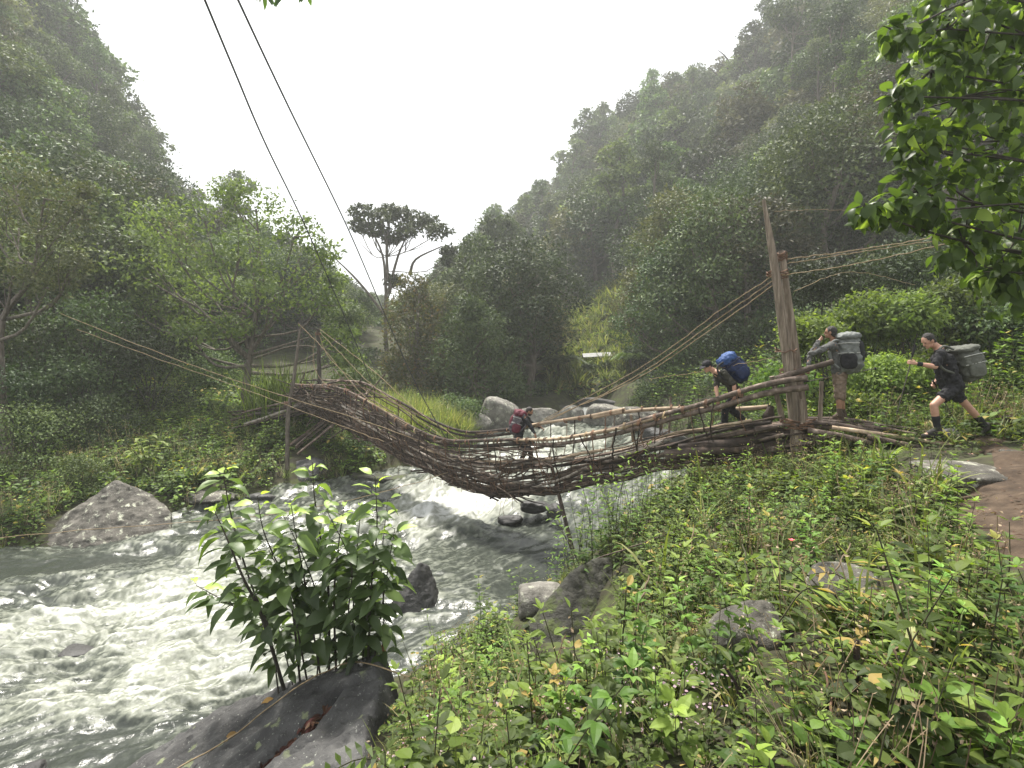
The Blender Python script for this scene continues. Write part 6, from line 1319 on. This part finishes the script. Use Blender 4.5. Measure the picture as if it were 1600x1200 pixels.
def cut(XY, n): return XY[0][:n], XY[1][:n]
place_many(big_up, 'leafy_herb', 'upright herb with lobed leaves and pale growing tip in the near bank tangle', 'lobed herbs of the near bank', 'herb', cut(area(700, -.6, 5.2, 2.1, 9, .5, .3), 190), (.45, 1.0))
place_many(mid_up, 'narrow_leaved_herb', 'tall thin-stemmed herb with narrow paired leaves on the bank edge over the water', 'narrow-leaved herbs at the bank edge', 'herb', cut(area(900, .2, 6.2, 6.2, 13, .9, .1, dens=lambda a, b: (river_sd(a, b) > -3.4) * 1.), 100), (.6, 1.05))
tx = rng.uniform(.95, 2.7, 60); ty = rng.uniform(7.8, 10.0, 60); ok = (river_sd(tx, ty) < -.1) & (800 + 800 * tx / ty > 880) & (800 + 800 * tx / ty < 1020)
place_many(mid_up, 'tall_bank_herb', 'tall leafy herb rising in front of the bridge sticks near the leaning prop', 'tall herbs in front of the bridge', 'herb', (tx[ok][:34], ty[ok][:34]), (1.0, 1.5))
place_many(strap_m, 'strap_leaved_plant', 'arching strap-leaved plant below the ramp logs', 'strap-leaved plants near the ramp', 'plant', cut(area(200, 3.6, 5.8, 6.0, 7.7, .5, .3), 16), (.6, .95))
def solo(name, label, cat, base, mats, fill):
    mb = MB(); fill(mb); o = mb.obj(name, mats); o.location = [float(q) for q in base]; return tag(o, label, cat)
def gp2(px, d): return gpt(px, d)
def strap_clump(n, L, w, dr, up=1., mat=0):
    def f(mb):
        D = rng.normal(size=(n, 3)) * .55; D[:, 2] = up; blades(mb, rng.normal(size=(n, 3)) * V3(.03, .03, 0), D, L * rng.uniform(.6, 1.15, n), w * rng.uniform(.7, 1.2, n), dr * rng.uniform(.5, 1.3, n), 7, mat)
    return f
solo('broad_bladed_plant', 'clump of broad pointed bright blades beside the tan grey boulder', 'plant', gp2(1468, 4.0), M['grass'], strap_clump(16, .52, .06, 1.5))
solo('broad_bladed_plant', 'bright arching blades in front of the flat grey slab', 'plant', gp2(1462, 6.2), M['grass'], strap_clump(22, .62, .05, 1.9))
solo('broad_bladed_plant', 'small pair of upright bright blades at the bottom of the mossy boulder', 'plant', gp2(868, 4.5), M['grass'], strap_clump(7, .34, .05, 1.))
solo('broad_bladed_plant', 'large drooping pale blades lowest in the near corner', 'plant', gp2(1420, 2.7) , M['grass'], strap_clump(9, .5, .07, 2.2))
solo('broad_bladed_plant', 'arching thin blades hanging over the water right of the log post foot', 'plant', gp2(1385, 8.0), M['herb'], strap_clump(30, .8, .04, 2.0))
solo('broad_bladed_plant', 'tuft of upright blades among herbs in front of the log post', 'plant', gp2(1100, 8.0), M['grass'], strap_clump(26, .75, .03, .9))
fan_plant('seedling', 'bright young seedling at the water edge below the pointed river rock', gp2(735, 5.7) - V3(0, 0, .05), .62, 4, .2, 'leaf_bright', 2, asp=.55, nl=7)
def fern_fill(mb): p = herb_fern(.62, 8); v, l, n, m, t = p.arrays(); mb.v.append(v); mb.l.append(l); mb.n.append(n); mb.m.append(m); mb.t.append(t); mb.k += len(v)
solo('fern', 'feathery fern at the water edge above the seedling', 'fern', gp2(762, 6.3), HM, fern_fill)
solo('fern', 'fern cut by the water left of the mossy boulder foot', 'fern', gp2(800, 5.2), HM, fern_fill)
broad = [herb_thing(herb_upright(rng.uniform(.35, .5), rng.uniform(.17, .24), int(rng.integers(4, 6)), rng.uniform(.5, .62), lob=k % 2), 'broad_leaved_herb') for k in range(5)]
place_many(broad, 'broad_leaved_herb', 'broad-leaved soft green herb close to the camera on the near bank', 'broad-leaved herbs of the near bank', 'herb', cut(area(420, -.3, 5.0, 1.9, 5.2, .5, .3), 45), (.4, .75))
# red flower, old stalks, fallen twigs
def flower(mb):
    tube(mb, [(0, 0, -.3), (0, 0, 0)], .004, 5, 1)
    for k in range(5): a = k * 1.256; leaves(mb, [(0, 0, 0)], [(math.cos(a), math.sin(a), .5)], [(0, 0, 1)], .045, .03, T_FOLD, 0)
solo('flower', 'single small red flower among the green herbs', 'flower', W(1238, 845, 5.4), [M['red_petal'], M['stem']], flower)
for k, (px, py, d, h, lab) in enumerate([(1330, 1090, 2.6, .32, 'thick dark rotten stalk standing among herbs in the near corner'), (1150, 1120, 2.7, .3, 'pair-leaning dark stalk left of the rotten stalk'), (1230, 1040, 3.0, .3, 'thin dark stalk behind the rotten stalk'), (1318, 900, 4.6, .3, 'brown stalk beside the tan grey boulder')]):
    def f(mb, h=h, px=px):
        P = spline([(0, 0, -.25), (.02, 0, h * .5), (.05 * (-1) ** k, .03, h)], 8); tube(mb, P, np.linspace(.028 if px == 1330 else .014, .014 if px == 1330 else .008, 8), 7, knob=.35)
    solo('dead_stalk', lab, 'stalk', gp2(px, d), M['stick_dark'], f)
TW = [([(935, 872, 7.6), (1000, 850, 7.4), (1072, 824, 7.2)], .011, 'stick', 'brown fallen branch across the herbs below the bridge'), ([(1060, 900, 5.2), (1075, 870, 5.2), (1085, 822, 5.3)], .006, 'dry', 'bent tan stem rising beside the white stone herbs'), ([(1240, 880, 4.8), (1270, 860, 4.8), (1300, 838, 4.9)], .005, 'dry', 'short tan stem by the red flower'), ([(1290, 960, 3.7), (1300, 900, 3.8), (1330, 850, 4.0)], .006, 'dry', 'long curved tan stem over the tan grey boulder'),
      ([(985, 1010, 4.0), (1000, 940, 4.1), (1015, 900, 4.3)], .006, 'dry', 'thin tan stem left of the near grey boulder'), ([(900, 1060, 4.2), (980, 1078, 3.9), (1080, 1080, 3.6)], .012, 'stick_dark', 'dark fallen twig on the ground below the near grey boulder'), ([(940, 1080, 3.7), (955, 1130, 3.4), (945, 1190, 3.1)], .005, 'dry', 'pale dry stem curving down through the low herbs'),
      ([(630, 1190, 3.6), (630, 1120, 3.7), (628, 1075, 3.8)], .006, 'dry', 'single pale dry stem upright against the slab edge'), ([(1020, 1150, 2.9), (1060, 1165, 2.8), (1100, 1190, 2.7)], .008, 'stick_dark', 'dark twig lying at the bottom of the herbs'), ([(800, 1180, 3.0), (860, 1165, 3.1), (930, 1190, 3.0)], .007, 'stick', 'brown twig lying near the bottom edge'), ([(1170, 955, 3.9), (1168, 900, 4.0), (1160, 850, 4.3)], .007, 'stem', 'dark bare stem standing above the near grey boulder'), ([(1370, 700, 8.2), (1390, 760, 7.0), (1400, 830, 6.0)], .006, 'dry', 'looped dry tendril on the slope below the ramp'),
      ([(1320, 1190, 2.3), (1300, 1110, 2.45), (1290, 1050, 2.6)], .006, 'vine_red', 'reddish cane leaning in the near corner')]
for pts_, r, mt, lab in TW: rope('twig', lab, [W(*q) for q in pts_], r, mt, 16, 'twig', wob=.03)

# ------------------------------------------------------------------ big-leaved shrub rooted behind the slab
sb = slab_pt(-2.3, 6.1) ; e = empty('leafy_shrub', sb, 'big-leaved dark shrub with bright tips rising in front of the rapids', 'shrub')
st = MB(); cr = MB(); SD = 6.05
STEMS = [([(442,1058),(409,963),(380,903),(355,842),(336,800)], .022), ([(425,1000),(395,920),(368,833),(352,760),(350,735)], .014), ([(371,953),(340,933),(307,915)], .008), ([(466,1052),(456,947),(437,890),(412,830),(402,775)], .014), ([(510,1045),(513,921),(500,836),(491,773),(488,722)], .018),
         ([(522,1045),(522,937),(529,852),(538,790)], .015), ([(570,1040),(580,921),(589,826),(586,745)], .016), ([(545,1045),(554,905),(564,795)], .012), ([(478,1050),(462,969),(450,921),(420,860)], .012), ([(576,1035),(605,896),(617,826)], .010), ([(500,1050),(480,930),(465,850),(455,790)], .012), ([(535,1045),(545,950),(548,880),(512,800)], .010), ([(432,1062),(420,980),(395,945),(360,925)], .010), ([(560,1040),(575,960),(610,900)], .009), ([(455,1050),(440,1000),(425,960),(400,990)], .008), ([(590,1035),(600,960),(596,880),(606,780)], .010), ([(490,1050),(500,960),(478,880),(440,800)], .010)]
for k, (pts_, r) in enumerate(STEMS):
    dj = rng.uniform(-.55, .35); n = 24; P = spline([W(a + (4 if i == 0 else 0), b_ + (26 if i == 0 and b_ > 1030 else 0), SD + dj * min(1, i * .6)) for i, (a, b_) in enumerate(pts_)], n); tube(st, P - sb, np.linspace(r, .004, n), 6, knob=.06)
    ln = np.sum(np.linalg.norm(np.diff(P, axis=0), axis=1)); m_ = int(ln / .074) + 4; main = len(pts_) > 3
    for i in range(m_):
        t = .14 + .86 * i / (m_ - 1); q = P[min(int(t * (n - 1)), n - 1)]; a = i * 2.4 + k * 1.3 + rng.normal() * .3; tip = t > .88
        D = V3(math.cos(a) * 1.0 - .18, math.sin(a) * .8, rng.uniform(-.5, .1) + (.5 if tip else 0)); L = rng.uniform(.20, .32) * (1.0 if not tip else .85) * (.8 + .3 * math.sin(PI * t))
        pet = q + nrm(D) * .05
        tn = .80 + .2 * rng.random() if t > .93 else np.clip(.15 + .5 * t ** 2 + rng.normal() * .12, 0, .78)
        tube(st, np.array([q, pet + nrm(D) * .01]) - sb, .003, 4, cap=False)
        leaves(cr, [pet - sb], [D], [V3(rng.normal() * .35, rng.normal() * .35 - .25, 1)], L, L * rng.uniform(.40, .54), T_BIG if rng.random() < .55 else T_CURL, 0, [tn])
link('stem', st.mesh('stem', M['bark_dark'], True), e); link('foliage', cr.mesh('foliage', M['leaf_big'], True), e)
# undergrowth hugging the slab's right shoulder
place_many(mid_up, 'shoulder_herb', 'fine-leaved herb growing against the lichened shoulder of the slab', 'herbs against the slab', 'herb', (np.array([-.75, -.62, -.8, -.55, -.7, -.5, -.95, -1.05, -.68, -.45]), np.array([5.0, 5.3, 5.6, 4.6, 5.9, 5.1, 6.3, 6.45, 4.2, 5.7])), (.45, .75))

# ------------------------------------------------------------------ big-leaved tree overhanging from the side, and the bough overhead
b = gpt(1900, 4.7); e = empty('overhanging_tree', b, 'dark big-leaved tree leaning in from the side with bright leaf edges', 'tree'); tr = MB(); cr = MB()
tube(tr, spline([b - V3(0, 0, .4), b + V3(.1, .1, 2), b + V3(-.1, .2, 4), b + V3(-.3, .2, 6.5)], 16) - b, np.linspace(.17, .07, 16), 9, knob=.12)
LOB = [(1560,60,95,5.2),(1510,150,80,5.0),(1570,220,90,5.2),(1465,235,55,4.9),(1520,315,70,5.0),(1430,300,45,4.8),(1590,370,60,5.2),(1505,380,42,5.0),(1455,110,40,4.9),(1640,150,120,5.4),(1660,320,110,5.5),(1388,322,24,4.7),(1575,425,36,5.1),(1600,-30,130,5.0),(1500,15,60,5.0),(1700,0,150,5.2),(1425,215,36,4.8),(1480,45,36,4.9),(1398,52,22,4.6),(1352,330,16,4.6),(1410,150,22,4.8),(1445,330,24,4.8),(1555,425,30,5.3),(1600,450,50,5.4)]
for (px, py, r, d) in LOB:
    c = W(px, py, d); R = r / 800 * d; s0 = b + V3(-.1, .2, np.clip(c[2] - b[2] - .5, 1.5, 6))
    P = limb(tr, s0 - b, c - b, .018, .007, -.05, 10, 6)
    for j in range(4):
        en = c + rdir(1)[0] * R; limb(tr, c - b, en - b, .012, .004, .02, 5, 4)
    n = int(92 * (R / .5) ** 2) + 34; dd = rdir(n, -.05); ps = c + dd * R * rng.uniform(.25, 1, n)[:, None] ** .5
    D = dd * .5 + rng.normal(size=(n, 3)) * .35; D[:, 2] -= .55; N = dd * .4 + rng.normal(size=(n, 3)) * .4; N[:, 2] += .7
    L = rng.uniform(.11, .175, n); hf = n // 2; leaves(cr, ps[:hf] - b, D[:hf], N[:hf], L[:hf], L[:hf] * .72, T_CURL, 0, np.clip(.2 + .35 * rng.random(hf) + .5 * (rng.random(hf) < .16), 0, 1)); ps, D, N, L, n = ps[hf:], D[hf:], N[hf:], L[hf:], n - hf; leaves(cr, ps - b, D, N, L, L * rng.uniform(.62, .8, n), T_BIG, 0, np.clip(.2 + .35 * rng.random(n) + .5 * (rng.random(n) < .16), 0, 1))
link('trunk', tr.mesh('trunk', M['bark_dark'], True), e); link('crown', cr.mesh('crown', M['leaf_overhang'], True), e)
b = V3(-3.4, 3.6, 5.2); e = empty('leafy_bough', W(445, -60, 4.6), 'tips of a leafy bough hanging down from overhead into the sky', 'branch'); L0 = np.array(e.location); tr = MB(); cr = MB()
tube(tr, spline([(-2.5, -2.0, 1.6), (-1.2, -.9, 1.0), (0, 0, .12), (.5, .1, -.02)], 14), np.linspace(.06, .008, 14), 6, knob=.1)
for (px, py) in [(402, -8), (412, 2), (420, 6), (432, -2), (440, 6), (470, -4), (482, 2), (452, -14), (408, -18), (488, -10)]:
    q = W(px, py - 12, 4.6 + rng.normal() * .1) - L0; tube(tr, spline([(rng.uniform(-.3, .3), 0, .1), q * .6 + V3(0, 0, .08), q], 6), .004, 4)
    for j in range(2): leaves(cr, [q], [V3(rng.normal() * .45, rng.normal() * .3, -1)], [V3(rng.normal() * .5, -1, .2)], rng.uniform(.09, .13), .04, T_BIG, 0, [rng.uniform(.2, .6)])
link('branch', tr.mesh('branch', M['bark_dark'], True), e); link('foliage', cr.mesh('foliage', M['leaf_big'], True), e)
# ================================================================== THE MIST
top = 60.; bpy.context.view_layer.update()
for o in bpy.data.objects:
    if o.type == 'MESH':
        top = max(top, max((o.matrix_world @ Vector(c)).z for c in o.bound_box))
mb = MB(); x0, x1, y0, y1, z0, z1 = -185, 185, -14, 232, -9, top + 2
mb.add([(x, y, z) for z in (z0, z1) for y in (y0, y1) for x in (x0, x1)], [(0,2,3,1),(4,5,7,6),(0,1,5,4),(2,6,7,3),(0,4,6,2),(1,3,7,5)])
m, nt, out = newmat('haze'); pv = nd(nt, 'ShaderNodeVolumePrincipled'); pv.inputs['Color'].default_value = (.80, .82, .82, 1); pv.inputs['Density'].default_value = .0014; pv.inputs['Anisotropy'].default_value = .3
nt.links.new(pv.outputs[0], out.inputs['Volume']); m.cycles.homogeneous_volume = True
hz = mb.obj('haze', m); tag(hz, 'thin pale mist filling the valley', kind='stuff'); hz.display_type = 'BOUNDS'
